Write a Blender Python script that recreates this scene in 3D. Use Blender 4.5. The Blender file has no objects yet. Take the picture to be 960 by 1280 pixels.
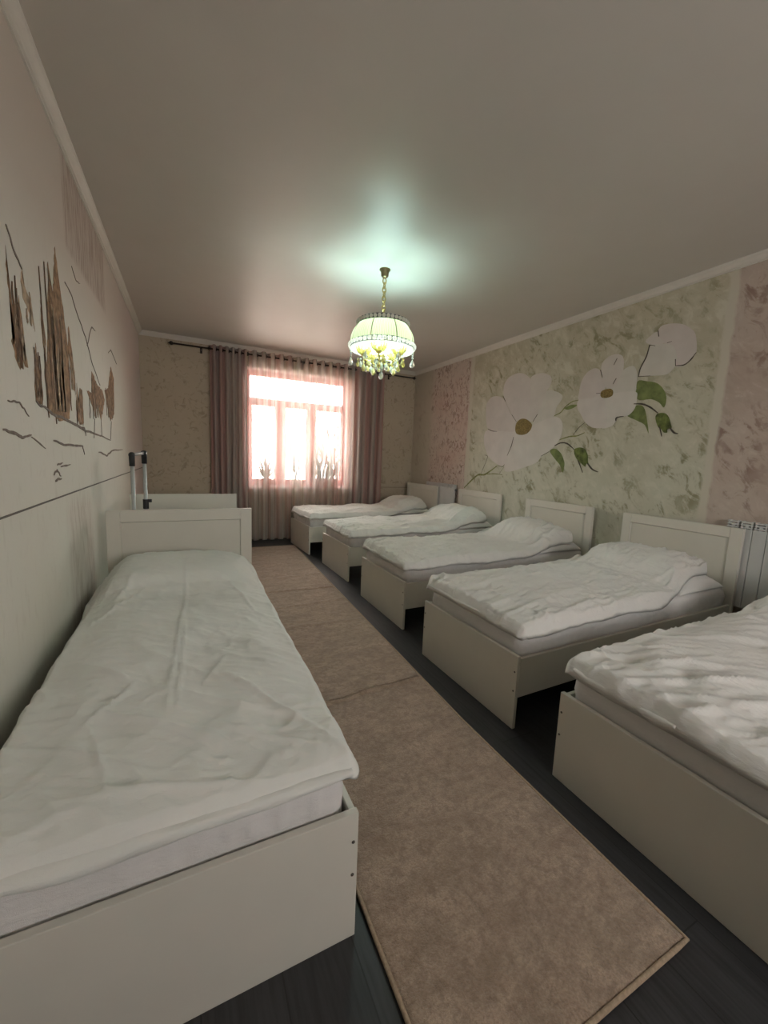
import bpy, bmesh, math, random
from mathutils import Vector, Matrix, noise

SC = bpy.context.scene
COL = SC.collection
PI = math.pi

# ------------------------------------------------------------------ camera
YAW, PITCH, ROLL, CAM_H = .4591, .1315, .0407, 1.32
def camera():
    cy, sy, cp, sp = math.cos(YAW), math.sin(YAW), math.cos(PITCH), math.sin(PITCH)
    f = Vector((sy*cp, cy*cp, -sp)); r = Vector((cy, -sy, 0)); u = r.cross(f)
    cr, sr = math.cos(ROLL), math.sin(ROLL)
    r2 = cr*r + sr*u; u2 = -sr*r + cr*u
    cd = bpy.data.cameras.new('camera'); cd.sensor_fit = 'HORIZONTAL'; cd.sensor_width = 36
    cd.lens = 36*498.506/960; cd.clip_start = .05; cd.clip_end = 200
    o = bpy.data.objects.new('camera', cd); COL.objects.link(o)
    m = Matrix.Identity(4)
    for i in range(3): m[i][0], m[i][1], m[i][2], m[i][3] = r2[i], u2[i], -f[i], (0, 0, CAM_H)[i]
    o.matrix_world = m; SC.camera = o
camera()

# ------------------------------------------------------------------ world, lights, exposure
w = bpy.data.worlds.new('world'); SC.world = w; w.use_nodes = True
bg = w.node_tree.nodes['Background']
bg.inputs[0].default_value = (1.0, .95, .91, 1)
bg.inputs[1].default_value = 20.0
SC.view_settings.view_transform = 'Standard'; SC.view_settings.look = 'None'
SC.view_settings.exposure = 0.38; SC.view_settings.gamma = 1.0; SC.view_settings.use_curve_mapping = False
SC.cycles.use_denoising = True
SC.cycles.max_bounces = 10; SC.cycles.diffuse_bounces = 6; SC.cycles.transparent_max_bounces = 24
SC.cycles.sample_clamp_indirect = 6
def portal(loc, sx, sy, rot):                    # marks a window opening for the sky light
    l = bpy.data.lights.new('window_portal', 'AREA'); l.shape = 'RECTANGLE'; l.size = sx; l.size_y = sy
    l.cycles.is_portal = True
    o = bpy.data.objects.new('window_portal', l); COL.objects.link(o); o.location = loc; o.rotation_euler = rot
XL, XR, YB, YF, ZC = -.54, 3.63, 6.307, -1.7, 2.85
WX0, WX1, WZ0, WZ1 = .80, 2.46, .82, 2.58          # far window opening
VX0, VX1, VZ0, VZ1 = .9, 2.2, 1.1, 2.25             # unseen window added behind the camera to light the near beds
portal(((WX0+WX1)/2, YB+.34, (WZ0+WZ1)/2), WX1-WX0, WZ1-WZ0, (-PI/2, 0, 0))
portal(((VX0+VX1)/2, YF-.30, (VZ0+VZ1)/2), VX1-VX0, VZ1-VZ0, (PI/2, 0, 0))
BULB_W = 3.6

# ------------------------------------------------------------------ materials
class NT:
    def __init__(s, name):
        s.m = bpy.data.materials.new(name); s.m.use_nodes = True; s.t = s.m.node_tree; s.n = s.t.nodes; s.l = s.t.links
        s.b = s.n['Principled BSDF']; s.out = s.n['Material Output']
    def add(s, typ, ins=None, **kw):
        n = s.n.new(typ)
        for k, v in kw.items(): setattr(n, k, v)
        for k, v in (ins or {}).items():
            if hasattr(v, 'is_output') and v.is_output: s.l.new(v, n.inputs[k])
            else: n.inputs[k].default_value = v
        return n
    def set(s, **kw):
        for k, v in kw.items():
            k = k.replace('_', ' ')
            if hasattr(v, 'is_output') and v.is_output: s.l.new(v, s.b.inputs[k])
            else: s.b.inputs[k].default_value = v
        return s
    def pos(s): return s.add('ShaderNodeNewGeometry').outputs['Position']
    def obj(s): return s.add('ShaderNodeTexCoord').outputs['Object']
    def scaled(s, vec, sc): return s.add('ShaderNodeMapping', {'Vector': vec, 'Scale': sc}).outputs[0]
    def noise(s, vec, scale, detail=4, rough=.55, dist=0):
        return s.add('ShaderNodeTexNoise', {'Vector': vec, 'Scale': scale, 'Detail': detail, 'Roughness': rough, 'Distortion': dist}).outputs[0]
    def ramp(s, fac, stops, interp='LINEAR'):
        r = s.add('ShaderNodeValToRGB', {'Fac': fac}); cr = r.color_ramp; cr.interpolation = interp
        while len(cr.elements) < len(stops): cr.elements.new(1)
        for e, (p, c) in zip(cr.elements, stops): e.position = p; e.color = c if len(c) == 4 else (*c, 1)
        return r.outputs[0]
    def mix(s, f, a, b, typ='MIX'):
        n = s.add('ShaderNodeMix', data_type='RGBA', blend_type=typ)
        for i, v in ((0, f), (6, a), (7, b)):
            if hasattr(v, 'is_output') and v.is_output: s.l.new(v, n.inputs[i])
            else: n.inputs[i].default_value = v if i == 0 or len(v) == 4 else (*v, 1)
        return n.outputs[2]
    def math(s, op, a, b=0., clamp=False):
        n = s.add('ShaderNodeMath', operation=op, use_clamp=clamp)
        for i, v in ((0, a), (1, b)):
            if hasattr(v, 'is_output') and v.is_output: s.l.new(v, n.inputs[i])
            else: n.inputs[i].default_value = v
        return n.outputs[0]
    def xyz(s, vec): return s.add('ShaderNodeSeparateXYZ', {0: vec}).outputs
    def bump(s, h, strength, dist=.01):
        s.l.new(s.add('ShaderNodeBump', {'Height': h, 'Strength': strength, 'Distance': dist}).outputs[0], s.b.inputs['Normal']); return s

def simple(name, col, rough=.5, var=.06, scale=12, metal=0, bump=0, **kw):
    t = NT(name); f = t.noise(t.obj(), scale)
    d = tuple(max(0, c*(1-var)) for c in col); e = tuple(min(1, c*(1+var)) for c in col)
    t.set(Base_Color=t.ramp(f, [(.3, d), (.7, e)]), Roughness=rough, Metallic=metal, **kw)
    if bump: t.bump(f, bump)
    return t.m

def cloth(name, col, weave=900, bump=.12):
    t = NT(name); p = t.obj()
    f = t.noise(p, 5, 3); g = t.noise(t.scaled(p, (1, .35, 1)), 38, 4, .6, .4)
    t.set(Base_Color=t.ramp(f, [(.3, tuple(c*.95 for c in col)), (.7, col)]), Roughness=.85, Sheen_Weight=.25)
    h = t.math('ADD', t.math('MULTIPLY', g, .8), t.math('MULTIPLY', t.noise(p, weave, 1), .12))
    t.bump(h, bump, .012)
    return t.m

def wall_right_mat():
    t = NT('right_wall_plaster'); p = t.pos(); x, y, z = t.xyz(p)
    rot = t.scaled(t.add('ShaderNodeMapping', {'Vector': p, 'Rotation': (.65, 0, 0)}).outputs[0], (1, 1, .5))
    dabs = t.math('ADD', t.math('MULTIPLY', t.noise(rot, 11, 7, .68, .9), .6), t.math('MULTIPLY', t.noise(p, 5, 4, .6, .6), .4))
    big = t.noise(p, 1.3, 4)
    flk = t.noise(t.scaled(p, (1, 1, .6)), 21, 7, .68, 1.1)
    gate = t.ramp(t.noise(p, 2.6, 3), [(.40, (.15,)*3), (.62, (1, 1, 1))])
    def dab(lo, hi, amt, src=None): return t.math('MULTIPLY', t.ramp(src or dabs, [(lo, (amt,)*3), (hi, (0, 0, 0))]), gate)
    low = t.add('ShaderNodeMapRange', {0: z, 1: 2.3, 2: 1.2}).outputs[0]
    green = t.mix(t.ramp(big, [(.35, (0, 0, 0)), (.65, (1, 1, 1))]), (.46, .425, .315), (.54, .52, .41))
    green = t.mix(t.math('MULTIPLY', low, .6), green, (.57, .58, .48))
    green = t.mix(dab(.41, .485, .95), green, (.25, .23, .13))
    green = t.mix(t.ramp(dabs, [(.52, (0, 0, 0)), (.60, (.7,)*3)]), green, (.63, .61, .51))
    pink = t.mix(t.ramp(big, [(.35, (0, 0, 0)), (.65, (1, 1, 1))]), (.46, .375, .32), (.54, .47, .41))
    pink = t.mix(dab(.42, .495, .95), pink, (.28, .19, .155))
    pink = t.mix(t.ramp(dabs, [(.53, (0, 0, 0)), (.62, (.6,)*3)]), pink, (.60, .53, .47))
    fpink = t.mix(t.math('MULTIPLY', t.ramp(flk, [(.42, (.95,)*3), (.50, (0, 0, 0))]), t.ramp(t.noise(p, 4.5, 4), [(.36, (.1,)*3), (.58, (1, 1, 1))])), (.58, .49, .43), (.24, .16, .125))
    fpink = t.mix(t.ramp(big, [(.5, (0, 0, 0)), (.65, (.3,)*3)]), fpink, (.55, .34, .30))
    beige = t.mix(dab(.40, .49, .7), (.51, .46, .38), (.35, .30, .23))
    pale = (.58, .55, .46)
    wob = t.math('ADD', y, t.math('MULTIPLY', t.math('SUBTRACT', t.noise(p, 6, 3), .5), .05))
    def step(a, b): return t.add('ShaderNodeMapRange', {0: wob, 1: a, 2: b}).outputs[0]
    c = t.mix(step(1.655, 1.675), pink, pale)
    c = t.mix(step(1.715, 1.735), c, green)
    c = t.mix(step(4.66, 4.68), c, pale)
    c = t.mix(step(4.735, 4.755), c, fpink)
    c = t.mix(step(5.66, 5.80), c, beige)
    t.set(Base_Color=c, Roughness=.75); t.bump(t.math('ADD', dabs, t.math('MULTIPLY', flk, .5)), .25, .004)
    return t.m

def wall_left_mat():
    t = NT('left_wall_plaster'); p = t.pos(); x, y, z = t.xyz(p)
    big = t.noise(p, 1.6, 4); fine = t.noise(t.scaled(p, (1, 3.0, .9)), 9, 6, .6, .8)
    base = t.mix(big, (.70, .68, .61), (.76, .745, .68))
    base = t.mix(t.ramp(fine, [(.30, (.35,)*3), (.45, (0, 0, 0))]), base, (.58, .55, .48))
    strk = t.noise(t.scaled(p, (1, 9, 1.2)), 4, 6, .65, .5)
    streak = t.mix(t.ramp(strk, [(.38, (.9,)*3), (.56, (0, 0, 0))]), (.55, .47, .42), (.36, .27, .22))
    pk = (.60, .53, .475)
    def box(y0, y1, z0, z1, s=.02):
        def st(v, a, b): return t.add('ShaderNodeMapRange', {0: v, 1: a, 2: b}).outputs[0]
        f = t.math('MULTIPLY', st(y, y0-s, y0+s), t.math('SUBTRACT', 1., st(y, y1-s, y1+s)))
        return t.math('MULTIPLY', f, t.math('MULTIPLY', st(z, z0-s, z0+s), t.math('SUBTRACT', 1., st(z, z1-s, z1+s))))
    c = t.mix(box(-3, 9, 2.1, 4, .25), base, pk)
    c = t.mix(box(2.72, 3.85, 2.34, 4), c, streak)
    c = t.mix(box(4.9, 9, -1, 4, .5), c, (.66, .58, .55))  # pinkish light from the window painted into the far end
    pale = t.mix(t.ramp(strk, [(.40, (.7,)*3), (.55, (0, 0, 0))]), (.68, .64, .58), (.48, .42, .36))
    c = t.mix(box(2.45, 2.98, -1, 1.04, .05), c, pale)
    t.set(Base_Color=c, Roughness=.7); t.bump(fine, .2, .004)
    return t.m

def wall_back_mat():
    t = NT('back_wall_plaster'); p = t.pos()
    big = t.noise(p, 2.2, 4); d = t.noise(p, 11, 7, .62, 1.2)
    c = t.mix(big, (.44, .37, .28), (.55, .48, .38))
    c = t.mix(t.ramp(d, [(.34, (.7,)*3), (.46, (0, 0, 0))]), c, (.30, .24, .17))
    t.set(Base_Color=c, Roughness=.75); t.bump(d, .2, .004)
    return t.m

def floor_mat():
    t = NT('dark_laminate'); p = t.pos()
    br = t.add('ShaderNodeTexBrick', {'Vector': t.add('ShaderNodeMapping', {'Vector': p, 'Rotation': (0, 0, PI/2)}).outputs[0],
        'Color1': (.035, .036, .040, 1), 'Color2': (.050, .050, .054, 1), 'Mortar': (.012, .012, .013, 1), 'Scale': 1.0,
        'Mortar Size': .002, 'Brick Width': 1.3, 'Row Height': .19}, offset=.37)
    g = t.noise(t.scaled(p, (22, 1.5, 1)), 3, 6, .6, .4)
    c = t.mix(t.ramp(g, [(.35, (.8,)*3), (.6, (0, 0, 0))]), br.outputs[0], (.020, .020, .022))
    t.set(Base_Color=c, Roughness=.42); t.bump(g, .1, .002)
    return t.m

def rug_mat():
    t = NT('beige_pile'); p = t.pos()
    f = t.noise(p, 170, 3, .75); b = t.noise(t.scaled(p, (1.2, 2.6, 1)), 5, 6, .65, .6); l = t.noise(p, 40, 4, .6)
    c = t.mix(t.ramp(b, [(.32, (0, 0, 0)), (.68, (1, 1, 1))]), (.36, .262, .185), (.58, .445, .335))
    c = t.mix(t.ramp(l, [(.36, (.7,)*3), (.55, (0, 0, 0))]), c, (.29, .205, .145))
    c = t.mix(t.ramp(f, [(.3, (.6,)*3), (.6, (0, 0, 0))]), c, (.20, .14, .10))
    t.set(Base_Color=c, Roughness=.95, Sheen_Weight=.3)
    t.bump(t.math('ADD', f, t.math('MULTIPLY', l, 1.2)), .9, .008)
    return t.m

def ceiling_mat():
    t = NT('satin_stretch_ceiling')
    t.set(Base_Color=t.ramp(t.noise(t.pos(), 3), [(.3, (.58, .545, .50)), (.7, (.60, .565, .52))]), Roughness=.42, Specular_IOR_Level=.5)
    return t.m

def curtain_mat(name, stops, scale, transp, transl, period=1.0):
    """Fabric with vertical stripes (object x): dyed tints, and fold shade painted into the sheer; part of the light passes straight through, part is scattered."""
    t = NT(name); x, y, z = t.xyz(t.obj())
    n = t.add('ShaderNodeTexNoise', {'Scale': scale, 'Detail': 2.0, 'Roughness': .5}, noise_dimensions='1D')
    t.l.new(x, n.inputs['W'])
    c = t.ramp(n.outputs[0], stops)
    c = t.mix(t.math('MULTIPLY', t.noise(t.scaled(t.obj(), (1, 1, .15)), 60, 2), .2), c, (.3, .27, .25))
    d = t.add('ShaderNodeBsdfDiffuse', {'Color': c}); tl = t.add('ShaderNodeBsdfTranslucent', {'Color': c})
    m1 = t.add('ShaderNodeMixShader', {0: transl, 1: d.outputs[0], 2: tl.outputs[0]})
    tr = t.add('ShaderNodeBsdfTransparent', {'Color': t.mix(.55, c, (1, 1, 1))})
    m2 = t.add('ShaderNodeMixShader', {0: transp, 1: m1.outputs[0], 2: tr.outputs[0]})
    t.l.new(m2.outputs[0], t.out.inputs[0])
    return t.m

def glass_pane_mat():
    t = NT('window_glass')
    tr = t.add('ShaderNodeBsdfTransparent', {'Color': (.97, .98, .98, 1)}); g = t.add('ShaderNodeBsdfGlossy', {'Roughness': .02})
    f = t.add('ShaderNodeFresnel', {'IOR': 1.35})
    t.l.new(t.add('ShaderNodeMixShader', {0: f.outputs[0], 1: tr.outputs[0], 2: g.outputs[0]}).outputs[0], t.out.inputs[0])
    return t.m

def crystal_mat(name, col):
    t = NT(name)
    t.set(Base_Color=(*col, 1), Roughness=.05, Transmission_Weight=.65, IOR=1.5, Specular_IOR_Level=.8)
    return t.m

def shade_mat():
    t = NT('pleated_green_fabric'); x, y, z = t.xyz(t.obj())
    ang = t.math('ARCTAN2', y, x)
    pl = t.math('SINE', t.math('MULTIPLY', ang, 120.))
    c = t.mix(t.math('MULTIPLY_ADD', pl, .5), (.36, .32, .18), (.54, .49, .31))
    d = t.add('ShaderNodeBsdfDiffuse', {'Color': c}); tl = t.add('ShaderNodeBsdfTranslucent', {'Color': c})
    t.l.new(t.add('ShaderNodeMixShader', {0: .24, 1: d.outputs[0], 2: tl.outputs[0]}).outputs[0], t.out.inputs[0])
    return t.m

def emit_mat(name, col, s):
    t = NT(name); t.set(Base_Color=(*col, 1), Emission_Color=(*col, 1), Emission_Strength=s); return t.m

M = {}
M['bed'] = simple('white_laminate', (.66, .64, .57), .38, .02, 6)
M['bed_in'] = simple('white_laminate_inset', (.64, .62, .55), .4, .02, 6)
M['screw'] = simple('dark_screw', (.10, .09, .08), .4, .1, 40, .6)
M['sheet'] = cloth('fitted_sheet_cotton', (.76, .745, .735), 700, .5)
M['duvet'] = cloth('duvet_cotton', (.80, .81, .77), 700, .42)
M['duvet_b'] = cloth('creased_duvet_cotton', (.80, .79, .76), 700, .6)
M['pillow'] = cloth('pillowcase_cotton', (.78, .78, .76), 700, .35)
M['wr'], M['wl'], M['wb'] = wall_right_mat(), wall_left_mat(), wall_back_mat()
M['ceil'], M['floor'], M['rug'] = ceiling_mat(), floor_mat(), rug_mat()
M['trim'] = simple('cornice_white', (.66, .63, .58), .5, .03, 10)
M['bind'] = simple('rug_binding', (.40, .30, .21), .8, .2, 120, 0, .4)
M['dark'] = simple('dark_bronze', (.035, .025, .022), .35, .2, 30, .5)
M['groove'] = simple('dark_groove', (.10, .085, .07), .6, .1, 30)
M['frame'] = simple('window_frame_glare_tint', (.82, .34, .30), .5, .06, 10)  # salmon glare of the bright window is put into the frame colour
M['reveal'] = simple('window_reveal_plaster', (.72, .58, .54), .7, .05, 10)
M['glass'] = glass_pane_mat()
M['drape'] = curtain_mat('taupe_drape_fabric', [(.30, (.44, .38, .35)), (.45, (.56, .50, .46)), (.54, (.58, .36, .33)), (.62, (.46, .40, .38)), (.75, (.56, .36, .34))], 4.0, .08, .35)
M['sheer'] = curtain_mat('sheer_voile', [(.28, (.84, .81, .77)), (.40, (.93, .90, .80)), (.455, (.93, .90, .82)), (.465, (.30, .27, .26)), (.475, (.88, .70, .66)), (.54, (.86, .82, .78)), (.595, (.88, .84, .80)), (.605, (.30, .27, .26)), (.615, (.92, .84, .80)), (.72, (.92, .74, .70))], 11.0, .54, .52)  # thin dark stops paint in the shade lines of the folds
M['alu'] = simple('radiator_enamel', (.62, .63, .62), .35, .03, 10, .1)
M['alu_d'] = simple('radiator_dark_grey', (.20, .20, .20), .5, .1, 20, .2)  # darker grey for the collector pipes and wall hooks
M['steel'] = simple('brushed_aluminium', (.50, .50, .50), .45, .08, 60, .45)
M['plastic'] = simple('black_plastic', (.015, .015, .017), .45, .2, 30)
M['gold'] = simple('antique_gold', (.55, .42, .18), .28, .2, 40, .9)
M['gold_d'] = simple('dark_gold', (.25, .19, .10), .35, .2, 40, .8)
M['shade'] = shade_mat()
def bead_mat():
    t = NT('white_bead_glass'); d = t.add('ShaderNodeBsdfDiffuse', {'Color': (.92, .86, .84, 1)}); tl = t.add('ShaderNodeBsdfTranslucent', {'Color': (.97, .88, .86, 1)})
    t.l.new(t.add('ShaderNodeMixShader', {0: .6, 1: d.outputs[0], 2: tl.outputs[0]}).outputs[0], t.out.inputs[0]); return t.m
M['pearl'] = bead_mat()
M['band'] = simple('dark_bead_band', (.12, .12, .13), .3, .1, 40, .6)
M['crystal'] = crystal_mat('clear_crystal', (.95, .96, .93)); M['amber'] = crystal_mat('yellow_crystal', (.90, .80, .38))
M['bulb'] = emit_mat('cool_white_bulb', (.80, 1.0, .97), 6)
M['petal'] = [simple('petal_paint_%d' % i, c, .8, .05, 7, 0, .15) for i, c in enumerate([(.60, .55, .52), (.61, .57, .53), (.60, .58, .53), (.64, .61, .57), (.63, .59, .56), (.59, .54, .51)])]
M['pollen'] = simple('flower_eye_paint', (.22, .16, .05), .8, .7, 140)
M['leaf'] = simple('leaf_paint', (.17, .21, .07), .8, .35, 14)
M['budp'] = simple('bud_paint', (.13, .16, .04), .8, .6, 22)
M['vine'] = simple('vine_paint', (.20, .21, .08), .8, .4, 30)
M['ink'] = simple('dark_outline_paint', (.085, .07, .055), .8, .3, 30)
M['umber'] = simple('umber_cypress_paint', (.30, .175, .09), .8, .6, 26); M['umber_l'] = simple('pale_umber_paint', (.46, .34, .23), .8, .4, 26)
M['umber_d'] = simple('dark_umber_paint', (.18, .105, .055), .8, .4, 30); M['sketch'] = simple('grey_brown_sketch_paint', (.20, .16, .13), .8, .3, 30)
M['bark'] = simple('tree_bark', (.032, .025, .021), .9, .3, 8, 0, .4)
M['terracotta'] = simple('terracotta', (.50, .26, .20), .7, .1, 20); M['ceramic'] = simple('pale_planter', (.62, .40, .37), .5, .06, 20)
M['foliage'] = simple('plant_green', (.16, .17, .10), .55, .3, 14)
M['soil'] = simple('potting_soil', (.07, .05, .035), .9, .4, 60)
M['house'] = simple('house_render', (.85, .78, .74), .8, .08, 3); M['roof'] = simple('house_roof', (.13, .035, .03), .7, .2, 12)
M['house_pane'] = simple('house_window_glass', (.25, .27, .30), .2, .05, 4); M['ground'] = simple('yard_ground', (.42, .38, .34), .9, .2, 2)

# ------------------------------------------------------------------ helpers
def link(name, me, mat, parent=None, smooth=False):
    o = bpy.data.objects.new(name, me); COL.objects.link(o)
    for mm in (mat if isinstance(mat, (list, tuple)) else [mat]): me.materials.append(mm)
    if parent: o.parent = parent
    if smooth:
        for p in me.polygons: p.use_smooth = True
    return o
def obj(name, bm, mat, parent=None, smooth=False):
    bmesh.ops.recalc_face_normals(bm, faces=bm.faces)
    me = bpy.data.meshes.new(name); bm.to_mesh(me); bm.free()
    return link(name, me, mat, parent, smooth)
def tag(o, label, cat, group=None):
    o['label'] = label; o['category'] = cat
    if group: o['group'] = group
    return o
def thing(name, label, cat, loc=(0, 0, 0), rz=0, group=None):
    o = bpy.data.objects.new(name, None); COL.objects.link(o); o.location = loc; o.rotation_euler = (0, 0, rz)
    o.empty_display_size = .1
    return tag(o, label, cat, group)
def struct(o): o['kind'] = 'structure'; return o
def copy_tree(o, parent=None):
    c = o.copy(); COL.objects.link(c)
    if parent: c.parent = parent
    for ch in list(o.children): copy_tree(ch, c)
    return c
def box(bm, x0, x1, y0, y1, z0, z1, bev=0, seg=2):
    vs = [bm.verts.new((x, y, z)) for x in (x0, x1) for y in (y0, y1) for z in (z0, z1)]
    fs = [bm.faces.new([vs[i] for i in q]) for q in ((0, 1, 3, 2), (4, 6, 7, 5), (0, 4, 5, 1), (2, 3, 7, 6), (0, 2, 6, 4), (1, 5, 7, 3))]
    if bev:
        es = list({e for f in fs for e in f.edges})
        bmesh.ops.bevel(bm, geom=es, offset=bev, segments=seg, profile=.6, affect='EDGES')
def tube(bm, pts, rad, n=10, closed=False, cap=True):
    pts = [Vector(p) for p in pts]; N = len(pts)
    rads = rad if isinstance(rad, (list, tuple)) else [rad]*N
    rings = []; ref = None
    for i, p in enumerate(pts):
        a = pts[(i-1) % N] if (closed or i) else p; b = pts[(i+1) % N] if (closed or i < N-1) else p
        t = (b-a).normalized()
        if ref is None: ref = t.orthogonal().normalized()
        ref = (ref - t*ref.dot(t)); ref = ref.normalized() if ref.length > 1e-6 else t.orthogonal().normalized()
        s = t.cross(ref)
        rings.append([bm.verts.new(p + rads[i]*(math.cos(2*PI*k/n)*ref + math.sin(2*PI*k/n)*s)) for k in range(n)])
    for i in range(N if closed else N-1):
        A, B = rings[i], rings[(i+1) % N]
        for k in range(n): bm.faces.new((A[k], A[(k+1) % n], B[(k+1) % n], B[k]))
    if cap and not closed: bm.faces.new(rings[0][::-1]); bm.faces.new(rings[-1])
def lathe(bm, prof, c=(0, 0, 0), n=32, closed=False):
    rings = []
    for r, z in prof:
        rings.append([bm.verts.new((c[0]+r*math.cos(2*PI*k/n), c[1]+r*math.sin(2*PI*k/n), c[2]+z)) for k in range(n)] if r > 1e-6 else [bm.verts.new((c[0], c[1], c[2]+z))])
    m = len(rings)
    for i in range(m if closed else m-1):
        A, B = rings[i], rings[(i+1) % m]
        for k in range(n):
            k2 = (k+1) % n
            if len(A) == 1 and len(B) == 1: continue
            if len(A) == 1: bm.faces.new((A[0], B[k2], B[k]))
            elif len(B) == 1: bm.faces.new((A[k], A[k2], B[0]))
            else: bm.faces.new((A[k], A[k2], B[k2], B[k]))
def ball(bm, c, r, sz=1, u=10, v=7):
    lathe(bm, [(r*math.sin(PI*i/v), -r*sz*math.cos(PI*i/v)) for i in range(v+1)], c, u)
def sst(a, b, x): t = min(1, max(0, (x-a)/(b-a))); return t*t*(3-2*t)
def nz(x, y, z=0): return noise.noise(Vector((x, y, z)))
def ridge(x, y, z, k=5): return (1-min(1, abs(nz(x, y, z))*1.6))**k
# ================================================================== room shell
def slab(name, mat, *b):
    bm = bmesh.new(); box(bm, *b); return struct(obj(name, bm, mat))
def wall_with_hole(name, mat, y0, y1, hx0, hx1, hz0, hz1):
    bm = bmesh.new(); a, b, c, d = XL-.2, XR+.2, 0, ZC+.1
    box(bm, a, hx0, y0, y1, c, d); box(bm, hx1, b, y0, y1, c, d)
    box(bm, hx0, hx1, y0, y1, c, hz0); box(bm, hx0, hx1, y0, y1, hz1, d)
    return struct(obj(name, bm, mat))
slab('floor', M['floor'], XL-.2, XR+.2, YF-.3, YB+.35, -.1, 0)
slab('ceiling', M['ceil'], XL-.2, XR+.2, YF-.3, YB+.35, ZC, ZC+.1)
slab('wall_left', M['wl'], XL-.2, XL, YF-.3, YB+.35, 0, ZC)
slab('wall_right', M['wr'], XR, XR+.2, YF-.3, YB+.35, 0, ZC)
wall_with_hole('wall_back', M['wb'], YB, YB+.34, WX0, WX1, WZ0, WZ1)
wall_with_hole('wall_front', M['wb'], YF-.3, YF, VX0, VX1, VZ0, VZ1)

def cornice(name, p0, p1, inward):
    """moulding run from p0 to p1 under the ceiling; profile: (out from the wall, down from the ceiling)"""
    prof = [(0, 0), (.046, 0), (.046, .006), (.041, .010), (.038, .018), (.030, .026), (.020, .036), (.016, .044), (.008, .047), (.008, .056), (0, .056)]
    bm = bmesh.new(); n = Vector(inward)
    A = [bm.verts.new(Vector(p0)+n*a+Vector((0, 0, -d))) for a, d in prof]; B = [bm.verts.new(Vector(p1)+n*a+Vector((0, 0, -d))) for a, d in prof]
    k = len(prof)
    for i in range(k): bm.faces.new((A[i], A[(i+1) % k], B[(i+1) % k], B[i]))
    bm.faces.new(A[::-1]); bm.faces.new(B)
    return struct(obj(name, bm, M['trim']))
cornice('trim_1', (XL, YF, ZC), (XL, YB, ZC), (1, 0, 0)); cornice('trim_2', (XR, YF, ZC), (XR, YB, ZC), (-1, 0, 0))
cornice('trim_3', (XL, YB, ZC), (XR, YB, ZC), (0, -1, 0)); cornice('trim_4', (XL, YF, ZC), (XR, YF, ZC), (0, 1, 0))
slab('trim_5', M['groove'], XL, XL+.004, YF, YB, 1.081, 1.087)
slab('trim_6', M['groove'], 2.75, XR, YB-.004, YB, .828, .834)
# low skirting boards
slab('baseboard_left', M['groove'], XL, XL+.012, YF, YB, 0, .06); slab('baseboard_right', M['groove'], XR-.012, XR, YF, YB, 0, .06)
slab('baseboard_back', M['groove'], XL, XR, YB-.012, YB, 0, .06)

def window(name, x0, x1, z0, z1, y, inner, transom, mulls):
    e = bpy.data.objects.new(name, None); COL.objects.link(e); e.location = (0, 0, 0); struct(e)
    s = inner; t = .07
    bm = bmesh.new()
    ya, yb = sorted((y, y+s*t))
    J = .075
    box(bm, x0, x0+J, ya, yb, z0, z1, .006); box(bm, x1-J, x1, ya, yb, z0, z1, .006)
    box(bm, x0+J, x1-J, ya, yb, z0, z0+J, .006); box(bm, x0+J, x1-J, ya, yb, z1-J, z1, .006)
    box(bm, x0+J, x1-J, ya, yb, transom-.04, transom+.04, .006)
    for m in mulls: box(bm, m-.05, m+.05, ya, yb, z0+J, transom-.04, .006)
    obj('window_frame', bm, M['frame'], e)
    xs = [x0+J]+[v for m in mulls for v in (m-.05, m+.05)]+[x1-J]
    ym = (ya+yb)/2
    for a, b in zip(xs[::2], xs[1::2]):
        bm = bmesh.new(); S = .035
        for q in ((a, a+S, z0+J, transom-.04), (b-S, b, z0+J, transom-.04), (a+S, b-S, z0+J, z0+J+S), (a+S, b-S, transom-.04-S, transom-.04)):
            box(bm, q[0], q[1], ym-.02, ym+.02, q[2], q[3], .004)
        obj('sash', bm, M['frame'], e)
        bm = bmesh.new(); box(bm, a+S, b-S, ym-.003, ym+.003, z0+J+S, transom-.04-S); obj('pane', bm, M['glass'], e)
    bm = bmesh.new(); box(bm, x0+J, x1-J, ym-.003, ym+.003, transom+.04, z1-J); obj('pane', bm, M['glass'], e)
    return e
w1 = window('window_1', WX0, WX1, WZ0, WZ1, YB+.30, -1, 2.14, (1.34, 1.84))
bm = bmesh.new(); box(bm, WX0-.0, WX1+.0, YB-.02, YB+.23, WZ0-.03, WZ0+.012, .008); obj('window_sill', bm, M['reveal'], w1)
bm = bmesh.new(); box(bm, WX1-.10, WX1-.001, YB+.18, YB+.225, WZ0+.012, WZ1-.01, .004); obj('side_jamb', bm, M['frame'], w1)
bm = bmesh.new()
box(bm, WX0, WX0+.008, YB, YB+.23, WZ0+.012, WZ1); box(bm, WX1-.008, WX1, YB, YB+.23, WZ0+.012, WZ1); box(bm, WX0, WX1, YB, YB+.23, WZ1-.008, WZ1)
obj('window_reveal', bm, M['reveal'], w1)
window('added_fill_window', VX0, VX1, VZ0, VZ1, YF-.25, 1, 1.95, (1.25, 1.85))  # added, unseen window that lets daylight reach the near beds

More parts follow.
